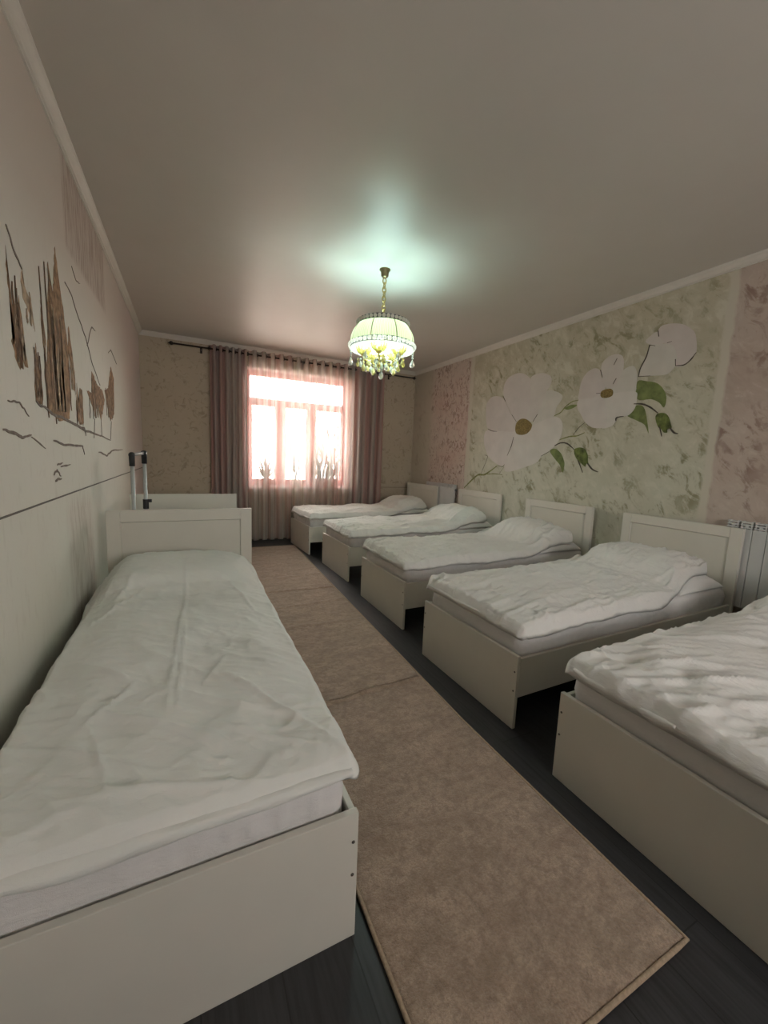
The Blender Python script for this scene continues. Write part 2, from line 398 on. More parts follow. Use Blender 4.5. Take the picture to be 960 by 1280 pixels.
# ================================================================== outside the window
bm = bmesh.new(); box(bm, -25, 30, 6.8, 60, -1.0, -.8); struct(obj('ground', bm, M['ground']))
def bare_tree(loc, seed, h, label):
    rnd = random.Random(seed); bm = bmesh.new()
    def grow(p, d, L, r, k):
        pts = [p]; q = p.copy(); dd = d.copy(); n = 5
        for i in range(n):
            dd = (dd + Vector((rnd.uniform(-.16, .16), rnd.uniform(-.16, .16), rnd.uniform(-.05, .12)))).normalized(); q = q+dd*L/n; pts.append(q.copy())
        tube(bm, pts, [r*(1-.45*i/n) for i in range(n+1)], 6 if k else 9)
        if k < 4:
            for j in range(4 if k < 2 else 3):
                b = pts[rnd.randint(2, n)]; a = rnd.uniform(0, 2*PI); t = rnd.uniform(.4, .9)
                nd = (dd*math.cos(t)+Vector((math.cos(a), math.sin(a), .25))*math.sin(t)).normalized()
                grow(b, nd, L*rnd.uniform(.5, .72), r*.5, k+1)
    grow(Vector((0, 0, 0)), Vector((0, 0, 1)), h*.42, .085, 0)
    o = obj('bare_tree', bm, M['bark'], None, True); o.location = loc
    tag(o, label, 'tree')
bare_tree((1.15, 9.4, -.82), 3, 6.0, 'bare branched tree outside the window, behind its left panes')
bare_tree((3.9, 10.6, -.82), 11, 6.5, 'bare branched tree outside the window, behind its right panes')
h = thing('house', 'pink rendered house with a red roof seen through the window', 'house', (4.7, 17, -.82))
bm = bmesh.new(); box(bm, -1.5, 1.5, 0, 4, 0, 2.2); obj('house_wall', bm, M['house'], h)
bm = bmesh.new()
vs = [bm.verts.new(v) for v in ((-1.8, -.3, 2.1), (1.8, -.3, 2.1), (1.8, 4.3, 2.1), (-1.8, 4.3, 2.1), (-1.1, 2, 3.1), (1.1, 2, 3.1))]
for q in ((0, 1, 5, 4), (2, 3, 4, 5), (1, 2, 5), (3, 0, 4), (0, 3, 2, 1)): bm.faces.new([vs[i] for i in q])
obj('roof', bm, M['roof'], h)
for x in (-1.1, .3):
    bm = bmesh.new(); box(bm, x, x+.8, -.04, .02, .8, 1.8, .02); f = obj('house_window', bm, M['reveal'], h)
    bm = bmesh.new(); box(bm, x+.08, x+.72, -.05, -.03, .88, 1.72); obj('house_pane', bm, M['house_pane'], f)

# ================================================================== beds
FRONT, BW, FH, HH = 2.081, .845, .384, .934
def make_bed():
    e = thing('single_bed', '', 'bed')
    bm = bmesh.new(); box(bm, 0, .02, 0, BW, 0.0, FH, .003); fb = obj('footboard', bm, M['bed'], e)
    for v in (.014, BW-.014):
        for z in (.20, .30):
            bm = bmesh.new(); lathe(bm, [(0, 0), (.0045, 0), (.0045, .002), (.003, .003), (0, .002)], n=10)
            bm.transform(Matrix.Translation((0, v, z)) @ Matrix.Rotation(-PI/2, 4, 'Y')); obj('screw', bm, M['screw'], fb)
    for v in (.000, BW-.018):
        bm = bmesh.new(); box(bm, .0201, FRONT, v, v+.018, .165, .372, .003); obj('side_rail', bm, M['bed'], e)
    bm = bmesh.new(); box(bm, .0205, FRONT, .0205, BW-.0205, .215, .235, .002); obj('slat_base', bm, M['bed_in'], e)
    bm = bmesh.new(); a, b, S = -.0115, BW+.0115, .075
    x0, x1 = FRONT, FRONT+.025
    box(bm, x0, x1, a, a+S, 0, HH, .003); box(bm, x0, x1, b-S, b, 0, HH, .003)
    box(bm, x0, x1, a+S, b-S, HH-S, HH, .003); box(bm, x0, x1, a+S, b-S, .16, .26, .003)
    box(bm, x1, x1+.004, a, b, 0, HH, .001)
    hb = obj('headboard', bm, M['bed'], e)
    # inset panel with a small sloping moulding round it
    bm = bmesh.new(); box(bm, x0+.012, x1-.002, a+S, b-S, .26, HH-S); obj('inset_panel', bm, M['bed_in'], hb)
    bm = bmesh.new(); y0, y1, z0, z1, t = a+S, b-S, .26, HH-S, .005
    O = [(x0+.002, y0, z0), (x0+.002, y1, z0), (x0+.002, y1, z1), (x0+.002, y0, z1)]; I = [(x0+.012, y0+t, z0+t), (x0+.012, y1-t, z0+t), (x0+.012, y1-t, z1-t), (x0+.012, y0+t, z1-t)]
    vo = [bm.verts.new(v) for v in O]; vi = [bm.verts.new(v) for v in I]
    for i in range(4): bm.faces.new((vo[i], vo[(i+1) % 4], vi[(i+1) % 4], vi[i]))
    obj('panel_moulding', bm, M['bed'], hb)
    return e

MT = .50                                                   # top of the mattresses
def mattress_mesh(seed):
    x0, x1, y0, y1, r = .028, 2.062, .021, BW-.021, .05
    loop = []
    def seg(a, b, n): 
        for i in range(n): t = i/n; loop.append((a[0]+(b[0]-a[0])*t, a[1]+(b[1]-a[1])*t))
    def arc(c, a0, n):
        for i in range(n): t = a0+PI/2*i/n; loop.append((c[0]+r*math.cos(t), c[1]+r*math.sin(t)))
    seg((x0+r, y0), (x1-r, y0), 120); arc((x1-r, y0+r), -PI/2, 8); seg((x1, y0+r), (x1, y1-r), 50); arc((x1-r, y1-r), 0, 8)
    seg((x1-r, y1), (x0+r, y1), 120); arc((x0+r, y1-r), PI/2, 8); seg((x0, y1-r), (x0, y0+r), 50); arc((x0+r, y0+r), PI, 8)
    cx, cy = (x0+x1)/2, (y0+y1)/2
    levels = [(.236, .012), (.245, .002), (.28, 0), (.32, 0), (.355, 0), (.375, 0), (.39, 0), (.405, 0), (.42, 0), (.435, 0), (.45, .001), (.465, .002), (.478, .006), (.488, .013), (.496, .024), (MT, .04)]
    bm = bmesh.new(); rings = []
    for z, ins in levels:
        R = []
        for k, (x, y) in enumerate(loop):
            dx, dy = cx-x, cy-y
            nx = 1 if x < x0+r else (-1 if x > x1-r else 0); ny = 1 if y < y0+r else (-1 if y > y1-r else 0)
            l = math.hypot(nx, ny) or 1
            s = x+y*1.7
            d = 0
            if .3 < z < .47:
                lean = (z-.37)*1.3*nz(s*2, 9, seed)
                d = .014*ridge((s+lean)*5, z*3, seed, 5) + .006*ridge((s-lean)*13, z*5, seed+5, 4) + .004*nz(s*6, z*12, seed+6)
                d *= sst(.378, .405, z)*sst(.488, .45, z)*(.35+.9*abs(nz(s*1.1, 3, seed)))
                d -= .003
            zz = z+.004*nz(x*4, y*4, seed)*(1 if z > .40 else 0)
            R.append(bm.verts.new((x+nx/l*(ins-d), y+ny/l*(ins-d), zz)))
        rings.append(R)
    n = len(loop)
    for A, B in zip(rings, rings[1:]):
        for k in range(n): bm.faces.new((A[k], A[(k+1) % n], B[(k+1) % n], B[k]))
    bm.faces.new(rings[0][::-1]); bm.faces.new(rings[-1])
    return bm

PU0, PU1, PV0, PV1 = 1.46, 2.03, .03, BW-.03               # pillow footprint
def pillow_top(u, v, H):
    a = abs((u-(PU0+PU1)/2)/((PU1-PU0)/2)); b = abs((v-BW/2)/((PV1-PV0)/2))
    if a >= 1 or b >= 1: return 0
    return H*((1-a**2.4)*(1-b**4.0))**.55
def pillow_mesh(seed, H):
    bm = bmesh.new(); nu, nv = 36, 48; G = {}
    for s in (0, 1):
        for i in range(nu+1):
            for j in range(nv+1):
                a = math.sin(PI/2*(2*i/nu-1)); b = math.sin(PI/2*(2*j/nv-1))
                if s == 0 and (i in (0, nu) or j in (0, nv)): G[s, i, j] = G[1-s, i, j] if (1-s, i, j) in G else None
                u = (PU0+PU1)/2+a*(PU1-PU0)/2*(1-.06*b*b*(1-abs(b))); v = BW/2+b*(PV1-PV0)/2
                t = H*((1-abs(a)**2.4)*(1-abs(b)**4))**.55 if abs(a) < 1 and abs(b) < 1 else 0
                w_ = .006*ridge(v*9, u*2, seed, 4)*(abs(b)**3)
                z = MT+.008 + (t*.93-w_ if s else 0) + (.012 if not s and abs(b) > .97 else 0)*0
                if s == 1 or not (i in (0, nu) or j in (0, nv)): G[s, i, j] = bm.verts.new((u, v, z))
    for i in range(nu+1):
        for j in range(nv+1):
            if i in (0, nu) or j in (0, nv): G[0, i, j] = G[1, i, j]
    for s in (0, 1):
        for i in range(nu):
            for j in range(nv):
                q = (G[s, i, j], G[s, i+1, j], G[s, i+1, j+1], G[s, i, j+1])
                bm.faces.new(q if s else q[::-1])
    return bm

def duvet_mesh(seed, c):
    """c: H pillow height, T thickness, u0/u1 ends, va/vb side edges, ina/inb how far the sides pull in at the pillow,
    wr wrinkle strength, shear wrinkle direction, creases list of (u,v,u,v,width,height)"""
    nu, nv = c.get('nu', 220), c.get('nv', 104); bm = bmesh.new(); top, bot = [], []
    u0, u1, T, H = c['u0'], c['u1'], c['T'], c['H']
    cd = lambda t: .5-.5*math.cos(PI*t)
    for i in range(nu+1):
        a = i/nu; a = .55*a+.45*cd(a); rt, rb = [], []
        for j in range(nv+1):
            b = j/nv; b = .5*b+.5*cd(b)
            uu = u0+(u1-u0)*a
            pin = sst(1.15, 1.75, uu)
            va = c['va']+c['ina']*pin+.012*nz(uu*3.1, 1, seed)+.005*nz(uu*11, 2, seed); vb = c['vb']-c['inb']*pin+.012*nz(uu*3, 7, seed)+.005*nz(uu*12, 5, seed)
            ea, eb = a*(u1-u0), (1-a)*(u1-u0)
            # rounded corners
            for e_, r_ in ((ea, .05), (eb, .16)):
                if e_ < r_: k = r_-math.sqrt(max(0, r_*r_-(r_-e_)**2)); va += k*.8; vb -= k*.8
            v = va+(vb-va)*b
            fo = c.get('skew', 0)*(1-b)*sst(.5, 0, a)
            u = uu+.010*nz(v*4, 3, seed+2)*(1-sst(0, .1, a))+.012*nz(v*4, 8, seed)*sst(.9, 1, a)+fo
            em = min((v-va), (vb-v)); e2 = min(ea, eb)
            q = 1
            for e_, r in ((em, .045), (ea, c.get('rf', .06)), (eb, .10)):
                q *= math.sqrt(max(0, 1-(1-min(1, e_/r))**2))
            puff = .42+.58*sst(0, .20, em)*sst(0, c.get('pf', .35), ea)
            big = nz(u*2.2, v*2.6, seed)
            t = T*(.95+.45*big*q)*q*puff+.0015
            # lift over the pillow; the cloth bridges its edges softly
            L = 0
            for du in (-.10, -.05, 0, .05, .10):
                for dv in (-.07, 0, .07): L += pillow_top(u+du, v+dv, H)
            L = max(L/15*1.02, pillow_top(u, v, H)+.004 if H else 0)
            L += c.get('edge_lift', 0)*sst(1.3, 1.7, u)
            out = max(0, .03-u)+max(0, .022-v)+max(0, v-(BW-.022))
            z = MT+.012+L-min(.05, out*1.2)
            sh = c['shear']
            p, s_ = u*math.cos(sh)+v*math.sin(sh), -u*math.sin(sh)+v*math.cos(sh)
            wv = .008*ridge(p*1.6, s_*7.5, seed+11, 6)*(.4+.9*abs(nz(u*2, v*2, seed+20)))
            wv += .0045*ridge(p*3.2, s_*15, seed+17, 5)*(.3+abs(nz(u*3, v*3, seed+22)))
            wv += .006*ridge(p*5, s_*3.5, seed+31, 6)*(.15+.8*sst(.35, .0, u)+.7*sst(.10, .0, em))
            wv += .005*nz(u*7, v*9, seed+3)+.0035*ridge(p*9, s_*22, seed+51, 4)*abs(nz(u*4, v*4, seed+52))*1.6
            wv += .0028*ridge(p*6+.8*nz(u*3, v*3, seed), s_*30, seed+61, 3)*(.2+1.3*abs(nz(u*2.5, v*2.5, seed+62)))
            wv += .003*ridge(-u*9+v*5, u*4+v*12, seed+71, 6)*(.3+abs(nz(u*3, v*2, seed+72)))
            if H: wv += .010*ridge(u*2.2, v*11, seed+41, 5)*sst(1.25, 1.5, u)*sst(.22, .06, em)*c.get('gather', 1)
            z2 = z+t+wv*2.4*c['wr']*min(1, q*1.4)
            for (cu, cv_, du_, dv_, wd, ht) in c.get('creases', ()):
                ax, ay = du_-cu, dv_-cv_; l2 = ax*ax+ay*ay; tt = max(0, min(1, ((u-cu)*ax+(v-cv_)*ay)/l2))
                dd = math.hypot(u-cu-tt*ax, v-cv_-tt*ay-.008*nz(tt*4, seed, 1))
                z2 += 1.4*ht*math.exp(-(dd/wd)**2)*math.sin(PI*min(1, max(0, tt*.94+.03)))**.5*q
            edge = i in (0, nu) or j in (0, nv)
            vt = bm.verts.new((u, v, z2 if not edge else z+t*.5)); rt.append(vt)
            rb.append(vt if edge else bm.verts.new((u, v, z-.0+.004*(1-q))))
        top.append(rt); bot.append(rb)
    for i in range(nu):
        for j in range(nv):
            bm.faces.new((top[i][j], top[i+1][j], top[i+1][j+1], top[i][j+1])); bm.faces.new((bot[i][j], bot[i][j+1], bot[i+1][j+1], bot[i+1][j]))
    return bm
def flap_mesh(seed, va, vb, depth):
    """the open lower lip of the duvet cover, hanging below the folded foot edge"""
    bm = bmesh.new(); n, m = 60, 8; T_, B_ = [], []
    for i in range(n+1):
        b = i/n; v = va+(vb-va)*b; rt, rb = [], []
        dep = depth*(.35+.65*abs(nz(v*2.6, 1, seed)*1.8))*min(1, 6*b, 6*(1-b))+.012
        for k in range(m+1):
            s = k/m
            u = .030-.026*s-.012*math.sin(PI*s)+.004*nz(v*9, s*2, seed)
            z = MT+.012-dep*s*s+.004*nz(v*8, s*3, seed+4)
            rt.append(bm.verts.new((u-.004, v, z))); rb.append(bm.verts.new((u+.002, v+.001, z-.002)))
        T_.append(rt); B_.append(rb)
    for A in (T_, B_):
        for i in range(n):
            for k in range(m): bm.faces.new((A[i][k], A[i+1][k], A[i+1][k+1], A[i][k+1]))
    for i in range(n):
        bm.faces.new((T_[i][m], T_[i+1][m], B_[i+1][m], B_[i][m])); bm.faces.new((T_[i][0], B_[i][0], B_[i+1][0], T_[i+1][0]))
    for k in range(m):
        bm.faces.new((T_[0][k], T_[0][k+1], B_[0][k+1], B_[0][k])); bm.faces.new((T_[n][k], B_[n][k], B_[n][k+1], T_[n][k+1]))
    return bm

RIGHT = dict(u0=-.004, u1=2.00, T=.062, H=.155, va=-.010, vb=BW+.012, ina=.05, inb=.03, wr=1.0, shear=.5, edge_lift=.0)
def R_(**k): d = dict(RIGHT); d.update(k); return d
gb, gm, gd, gp = 'single beds', 'mattresses on the single beds', 'white duvets on the beds', 'pillows under the duvets'
def right_spec(y, ang, dx):
    yc = y+BW/2; rz = -ang
    # footboard centre at (1.386+dx, yc); local origin is its near corner
    ox = 1.386+dx-(BW/2)*ang; oy = y
    return (ox, oy, 0), rz
proto = None
def place(loc, rz, bed_l, mat_l, duv_l, pil_l, cfg, seed, mat='duvet', flap=None):
    global proto
    if proto is None: proto = make_bed(); b = proto
    else: b = copy_tree(proto)
    b.location = loc; b.rotation_euler = (0, 0, rz); tag(b, bed_l, 'bed', gb)
    X = dict(location=loc, rotation_euler=(0, 0, rz))
    def put(o, lab, cat, g):
        o.location = loc; o.rotation_euler = (0, 0, rz); tag(o, lab, cat, g); return o
    put(obj('mattress', mattress_mesh(seed), M['sheet'], None, True), mat_l, 'mattress', gm)
    if cfg is None: return
    put(obj('pillow', pillow_mesh(seed, cfg['H']), M['pillow'], None, True), pil_l, 'pillow', gp)
    d = put(obj('duvet', duvet_mesh(seed, cfg), M[mat], None, True), duv_l, 'duvet', gd)
    if flap: obj('cover_flap', flap_mesh(seed, *flap), M[mat], d, True)

S = right_spec
# right-hand row, from the window towards the camera
row = [
 (S(5.155, -.058, .030), 'white single bed closest to the curtained window, in the right corner', 'bed closest to the window', R_(shear=.2, wr=.8, T=.068), 3, 'duvet', (.0, .7, .03)),
 (S(3.876, -.022, .115), 'white single bed second from the window, along the right wall', 'bed second from the window on the right', R_(shear=-.25, wr=1.1, T=.068, gather=1.4), 8, 'duvet', (.0, .8, .05)),
 (S(2.592, -.002, .095), 'white single bed in the middle of the right row, under the biggest painted flower', 'middle bed of the right row', R_(shear=.15, wr=1.2, H=.165, gather=1.6), 15, 'duvet_b', (.05, .8, .03)),
 (S(1.353, -.015, .043), 'white single bed in front of the near radiator, fourth from the window', 'bed in front of the near radiator', R_(shear=.12, wr=1.25, H=.135, ina=.09), 21, 'duvet_b', (.3, .8, .02)),
 (S(.214, -.006, 0), 'white single bed at lower right, cut by the right edge of the photo', 'right-hand bed cut by the photo edge', R_(shear=-.55, wr=1.2), 34, 'duvet_b', (.42, .80, .06)),
]
for (loc, rz), bl, ph, cfg, seed, mt, fl in row:
    place(loc, rz, bl, 'white sheeted mattress on the '+ph, 'white duvet on the '+ph, 'white pillow bulging under the duvet of the '+ph, cfg, seed, mt, fl)
# left-hand beds
place((.391, .867, 0), PI/2, 'big white single bed at lower left, along the left wall, nearest the camera', 'lilac-white sheeted mattress on the near left bed', 'large smooth white duvet on the near left bed', 'white pillow under the duvet of the near left bed',
      dict(u0=.004, u1=2.04, T=.066, H=.115, rf=.16, pf=.5, va=-.014, vb=BW+.022, ina=.0, inb=-.03, wr=.8, shear=1.0, nu=280, nv=140, gather=.6,
           creases=[(.35, .46, 1.75, .40, .006, .007), (.35, .43, 1.1, .415, .005, .006), (.55, .10, .95, .62, .008, .006), (.6, .16, .90, .75, .006, .004), (.35, .66, .55, .55, .006, .006), (.06, .55, .40, .66, .005, .005), (.03, .02, .28, .38, .012, .010), (.05, .02, .5, .30, .010, .008), (1.0, .10, 1.5, .20, .008, .005), (.02, .2, .12, .6, .010, .008), (.45, .36, .62, .28, .005, .006), (1.35, .72, 1.55, .66, .012, .008), (1.1, .78, 1.45, .60, .010, .007)]),
      52, 'duvet', (.02, .80, .035))
place((-.445, 6.13, 0), -PI/2, 'white single bed standing behind the near left bed, its plain headboard back showing', 'white mattress on the bed behind the near left headboard', 'white duvet on the bed behind the near left headboard', 'white pillow on the bed behind the near left headboard', R_(), 61, 'duvet', None)

# ================================================================== rug
def rug():
    e = thing('runner_rug', 'long beige-brown pile runner rug lying on the dark floor between the bed rows', 'rug', (0, 0, 0))
    def xl(y): return .440+max(0, y-1.6)*.036
    def xr(y): return 1.236+max(0, y-1.5)*.0345
    y0, y1 = .466, 5.74; ny, nx = 420, 60; bm = bmesh.new(); G = []

    folds = [(1.90, .011, .020, .06), (1.916, .008, -.012, .06), (2.9, .022, .006, -.03), (3.35, .02, .008, .04), (3.75, .014, .016, -.05), (4.2, .02, .007, .05), (4.75, .02, .006, 0), (1.2, .05, .004, .3)]
    ys = sorted({round(y0+(y1-y0)*i/ny, 4) for i in range(ny+1)} | {round(fy+k*.003, 4) for fy in (1.90, 3.75) for k in range(-24, 25)}); ny = len(ys)-1
    for i in range(ny+1):
        y = ys[i]; R = []
        for j in range(nx+1):
            b = j/nx; x = xl(y)+(xr(y)-xl(y))*b
            z = .014+.0022*nz(x*60, y*60)+.003*nz(x*3, y*4)+.0015*nz(x*14, y*14)
            for fy, fw, fh, sl in folds:
                d = y-fy-sl*(b-.5)-.02*nz(b*4, fy, 3); z += fh*math.exp(-(d/fw)**2)*(.5+.8*abs(nz(b*2.5, fy*3, 8)))
            e_ = min(j, nx-j, i, ny-i)
            if e_ == 0: z = .011
            R.append(bm.verts.new((x, y, z)))
        G.append(R)
    for i in range(ny):
        for j in range(nx): bm.faces.new((G[i][j], G[i][j+1], G[i+1][j+1], G[i+1][j]))
    rim = [G[0][j] for j in range(nx+1)]+[G[i][nx] for i in range(1, ny+1)]+[G[ny][j] for j in range(nx-1, -1, -1)]+[G[i][0] for i in range(ny-1, 0, -1)]
    low = [bm.verts.new((v.co.x, v.co.y, .001)) for v in rim]
    for k in range(len(rim)): bm.faces.new((rim[k], low[k], low[(k+1) % len(rim)], rim[(k+1) % len(rim)]))
    bm.faces.new(low[::-1])
    obj('pile', bm, M['rug'], e, True)
    pts = [(xl(y0)-.003, y0-.003), (xr(y0)+.003, y0-.003), (xr(1.5)+.003, 1.5), (xr(y1)+.003, y1), (xl(y1)-.003, y1), (xl(1.6)-.003, 1.6)]
    P2 = []
    for k in range(len(pts)):
        a, b = pts[k], pts[(k+1) % len(pts)]; n = max(4, int(math.dist(a, b)/.05))
        for i in range(n): t = i/n; P2.append((a[0]+(b[0]-a[0])*t, a[1]+(b[1]-a[1])*t, .0095+.001*nz(t*9, k)))
    bm = bmesh.new(); tube(bm, P2, .0065, 8, closed=True); obj('bound_edge', bm, M['bind'], e, True)
rug()

# ================================================================== curtains
ROD_Y, ROD_Z = 6.20, 2.725
r = thing('curtain_rod', 'thin dark curtain rod with pointed finials under the ceiling', 'curtain rod', (0, ROD_Y, ROD_Z))
bm = bmesh.new(); tube(bm, [(-.12, 0, 0), (3.50, 0, 0)], .011, 12); obj('rod', bm, M['dark'], r, True)
for s, x in ((-1, -.12), (1, 3.50)):
    bm = bmesh.new(); lathe(bm, [(0, 0), (.013, 0), (.013, .012), (.009, .016), (.022, .028), (.027, .042), (.022, .056), (.010, .066), (.004, .080), (0, .086)], n=16)
    bm.transform(Matrix.Translation((x, 0, 0)) @ Matrix.Rotation(s*PI/2, 4, 'Y')); obj('finial', bm, M['dark'], r, True)
for x in (.20, 1.62, 3.10):
    bm = bmesh.new(); tube(bm, [(x, .0, -.014), (x, .05, -.020), (x, YB-ROD_Y, -.020)], .006, 8); box(bm, x-.015, x+.015, YB-ROD_Y-.006, YB-ROD_Y, -.06, .02, .002); obj('bracket', bm, M['dark'], r)
def curtain(name, label, x0, x1, lam, amp, mat, seed, zb, hem, every=2):
    e = thing(name, label, 'curtain', (0, ROD_Y, 0), 0, 'curtains on the dark rod')
    nfold = max(2, round((x1-x0)/lam)); per = 16; nx = nfold*per; bm = bmesh.new(); G = []
    ztop = ROD_Z+.055
    zs = [ztop, ROD_Z+.035, ROD_Z+.015, ROD_Z, ROD_Z-.015, ROD_Z-.035, ROD_Z-.07]+[ROD_Z-.07+(zb-ROD_Z+.07)*i/24 for i in range(1, 25)]; nzv = len(zs)-1
    for k in range(nzv+1):
        z = zs[k]; t = (z-ztop)/(zb-ztop); R = []
        for i in range(nx+1):
            s = i/nx; ph = 2*PI*s*nfold
            w_ = .35*nz(s*nfold*.45, t*1.0, seed)
            A = amp*(1+.55*nz(s*nfold*.7, 2, seed+5)*sst(.02, .4, t))
            x = x0+(x1-x0)*s-.17*lam*math.sin(2*ph)*(.4+.6*t)+.45*lam*w_*sst(.03, .5, t)+.02*sst(.6, 1, t)*nz(s*4, 5, seed)
            y = A*math.sin(ph+2.0*w_*sst(.03, .5, t))+.012*nz(s*nfold*1.3, t*2, seed+9)*t
            R.append(bm.verts.new((x, max(-.10, min(.085, y)), z)))
        G.append(R)
    for k in range(nzv):
        for i in range(nx):
            q = (G[k][i], G[k][i+1], G[k+1][i+1], G[k+1][i])
            if k in (2, 3) and min(v.co.y for v in q) < .014 and max(v.co.y for v in q) > -.014: continue      # eyelet hole
            bm.faces.new(q)
    obj('fabric', bm, mat, e, True)
    # header tape doubled over the top, and the eyelets the rod runs through
    bm = bmesh.new(); rows = []
    for z in (ztop+.001, ROD_Z+.015, ROD_Z-.015, ztop-.115):
        row_ = []
        for i in range(nx+1):
            s = i/nx; ph = 2*PI*s*nfold; x = x0+(x1-x0)*s-.17*lam*math.sin(2*ph)*.4
            row_.append(bm.verts.new((x, amp*math.sin(ph)-.003, z)))
        rows.append(row_)
    for a, b in zip(rows, rows[1:]):
        for i in range(nx):
            q = (a[i], a[i+1], b[i+1], b[i])
            if a is rows[1] and min(v.co.y for v in q) < .016 and max(v.co.y for v in q) > -.016: continue
            bm.faces.new(q)
    obj('header_tape', bm, mat, e, True)
    for i in range(0, nfold*2+1, every):
        x = x0+(x1-x0)*i/(nfold*2)
        bm = bmesh.new(); lathe(bm, [(.017, -.003), (.024, -.004), (.026, 0), (.024, .004), (.017, .003)], n=20, closed=True)
        bm.transform(Matrix.Translation((x, 0, ROD_Z)) @ Matrix.Rotation(PI/2, 4, 'Y') @ Matrix.Rotation(.75*(1 if i % 2 else -1), 4, 'X')); obj('eyelet', bm, M['dark'], e, True)
    return e
curtain('curtain', 'taupe pleated drape bunched at the left of the window', .30, .79, .082, .040, M['drape'], 4, .03, 0)
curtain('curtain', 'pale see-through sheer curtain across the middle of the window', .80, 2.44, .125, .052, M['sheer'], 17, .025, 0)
curtain('curtain', 'pink and grey striped drape hanging at the right of the window', 2.40, 2.97, .14, .040, M['drape'], 29, .03, 0)

# ================================================================== plants on the window sill
def leaf_blade(bm, base, tip, wd, bend, n=8):
    base, tip = Vector(base), Vector(tip); d = (tip-base); side = d.cross(Vector((0, 1, .1))).normalized(); nrm = side.cross(d).normalized()
    L, Rr, C_ = [], [], []
    for i in range(n+1):
        t = i/n; p = base+d*t+nrm*bend*math.sin(PI*t*.7); w_ = wd*(math.sin(PI*(.12+.88*t))**.7)*.5+.0005
        L.append(bm.verts.new(p-side*w_)); C_.append(bm.verts.new(p+nrm*.004)); Rr.append(bm.verts.new(p+side*w_))
    for i in range(n):
        for A, B in ((L, C_), (C_, Rr)): bm.faces.new((A[i], B[i], B[i+1], A[i+1]))
def pot(parent, w_, d_, h_, mat):
    bm = bmesh.new(); box(bm, -w_/2, w_/2, -d_/2, d_/2, 0, h_, .012)
    for v in bm.verts: k = .86+.14*v.co.z/h_; v.co.x *= k; v.co.y *= k
    obj('planter', bm, mat, parent)
    bm = bmesh.new(); box(bm, -w_/2-.006, w_/2+.006, -d_/2-.006, d_/2+.006, h_-.018, h_+.004, .005); obj('planter_rim', bm, mat, parent)
    bm = bmesh.new(); box(bm, -w_/2+.01, w_/2-.01, -d_/2+.01, d_/2-.01, h_-.01, h_+.012, .006); obj('soil', bm, M['soil'], parent)
SY, SZ = YB+.11, WZ0+.012
p = thing('potted_plant', 'spiky upright plant in a long pale planter at the right of the window sill', 'plant', (2.02, SY, SZ))
pot(p, .42, .13, .12, M['ceramic']); rnd = random.Random(5)
for k in range(13):
    bm = bmesh.new(); x = rnd.uniform(-.17, .17); y = rnd.uniform(-.03, .03); hh = rnd.uniform(.28, .52)
    leaf_blade(bm, (x, y, .12), (x+rnd.uniform(-.06, .14), y+rnd.uniform(-.03, .03), .12+hh), rnd.uniform(.03, .055), .015); obj('leaf', bm, M['foliage'], p, True)
p = thing('potted_plant', 'narrow leaved plant in a small terracotta pot at the left of the window sill', 'plant', (1.10, SY, SZ))
bm = bmesh.new(); lathe(bm, [(0, 0), (.05, 0), (.068, .095), (.076, .095), (.076, .118), (.066, .118), (.062, .10), (0, .10)], n=24); obj('pot', bm, M['terracotta'], p, True)
for k in range(16):
    bm = bmesh.new(); a = k*2.4; rr = rnd.uniform(.04, .17)
    leaf_blade(bm, (0, 0, .10), (rr*math.cos(a), .4*rr*math.sin(a), .10+rnd.uniform(.14, .36)), rnd.uniform(.02, .035), .03); obj('leaf', bm, M['foliage'], p, True)
p = thing('potted_plant', 'thin branching plant in a terracotta pot at the middle of the window sill', 'plant', (1.56, SY, SZ))
bm = bmesh.new(); lathe(bm, [(0, 0), (.045, 0), (.06, .085), (.067, .085), (.067, .105), (.058, .105), (.055, .09), (0, .09)], n=24); obj('pot', bm, M['terracotta'], p, True)
bm = bmesh.new()
for k in range(5):
    a = k*1.3; tube(bm, [(0, 0, .09), (.02*math.cos(a), .01*math.sin(a), .22), (.07*math.cos(a)+.02, .025*math.sin(a), .40+.03*k)], [.005, .004, .002], 6)
obj('stem', bm, M['bark'], p, True)
for k in range(12):
    bm = bmesh.new(); a = k*2.1; z = .2+.022*k
    leaf_blade(bm, (.03*math.cos(a), .01*math.sin(a), z), (.12*math.cos(a), .04*math.sin(a), z+.06), .022, .008); obj('leaf', bm, M['foliage'], p, True)

# ================================================================== radiators
def radiator(name, label, y0, n, z0, z1, rzoff=0):
    e = thing(name, label, 'radiator', (3.59, y0, z0), 0, 'white sectional radiators on the right wall'); W, Hh = .080, z1-z0
    for k in range(n):
        y = k*W; bm = bmesh.new()
        box(bm, -.030, -.004, y+.0015, y+W-.0015, .0, Hh-.055, .004)                # flat front plate
        box(bm, -.021, .022, y+.030, y+W-.030, 0, Hh-.02, .004)                    # column behind
        for q in range(3):                                                         # slotted convection hood
            zz = Hh-.050+.018*q
            box(bm, -.030+.004*q, .024, y+.005, y+W-.005, zz, zz+.010, .003)
        box(bm, -.022, .022, y+.010, y+.016, Hh-.06, Hh, .002); box(bm, -.022, .022, y+W-.016, y+W-.010, Hh-.06, Hh, .002)
        obj('radiator_section', bm, M['alu'], e)
    for zz in (.05, Hh-.08):
        bm = bmesh.new(); tube(bm, [(0, -.03, zz), (0, n*W+.03, zz)], .014, 12); obj('collector_pipe', bm, M['alu_d'], e, True)
    for y in (W, (n-1)*W):
        bm = bmesh.new(); box(bm, .018, XR-3.59, y-.012, y+.012, Hh-.13, Hh-.09, .002); obj('wall_hook', bm, M['alu_d'], e)
radiator('radiator', 'white radiator in the far right corner behind the bed closest to the window', 4.88, 10, .36, .985)
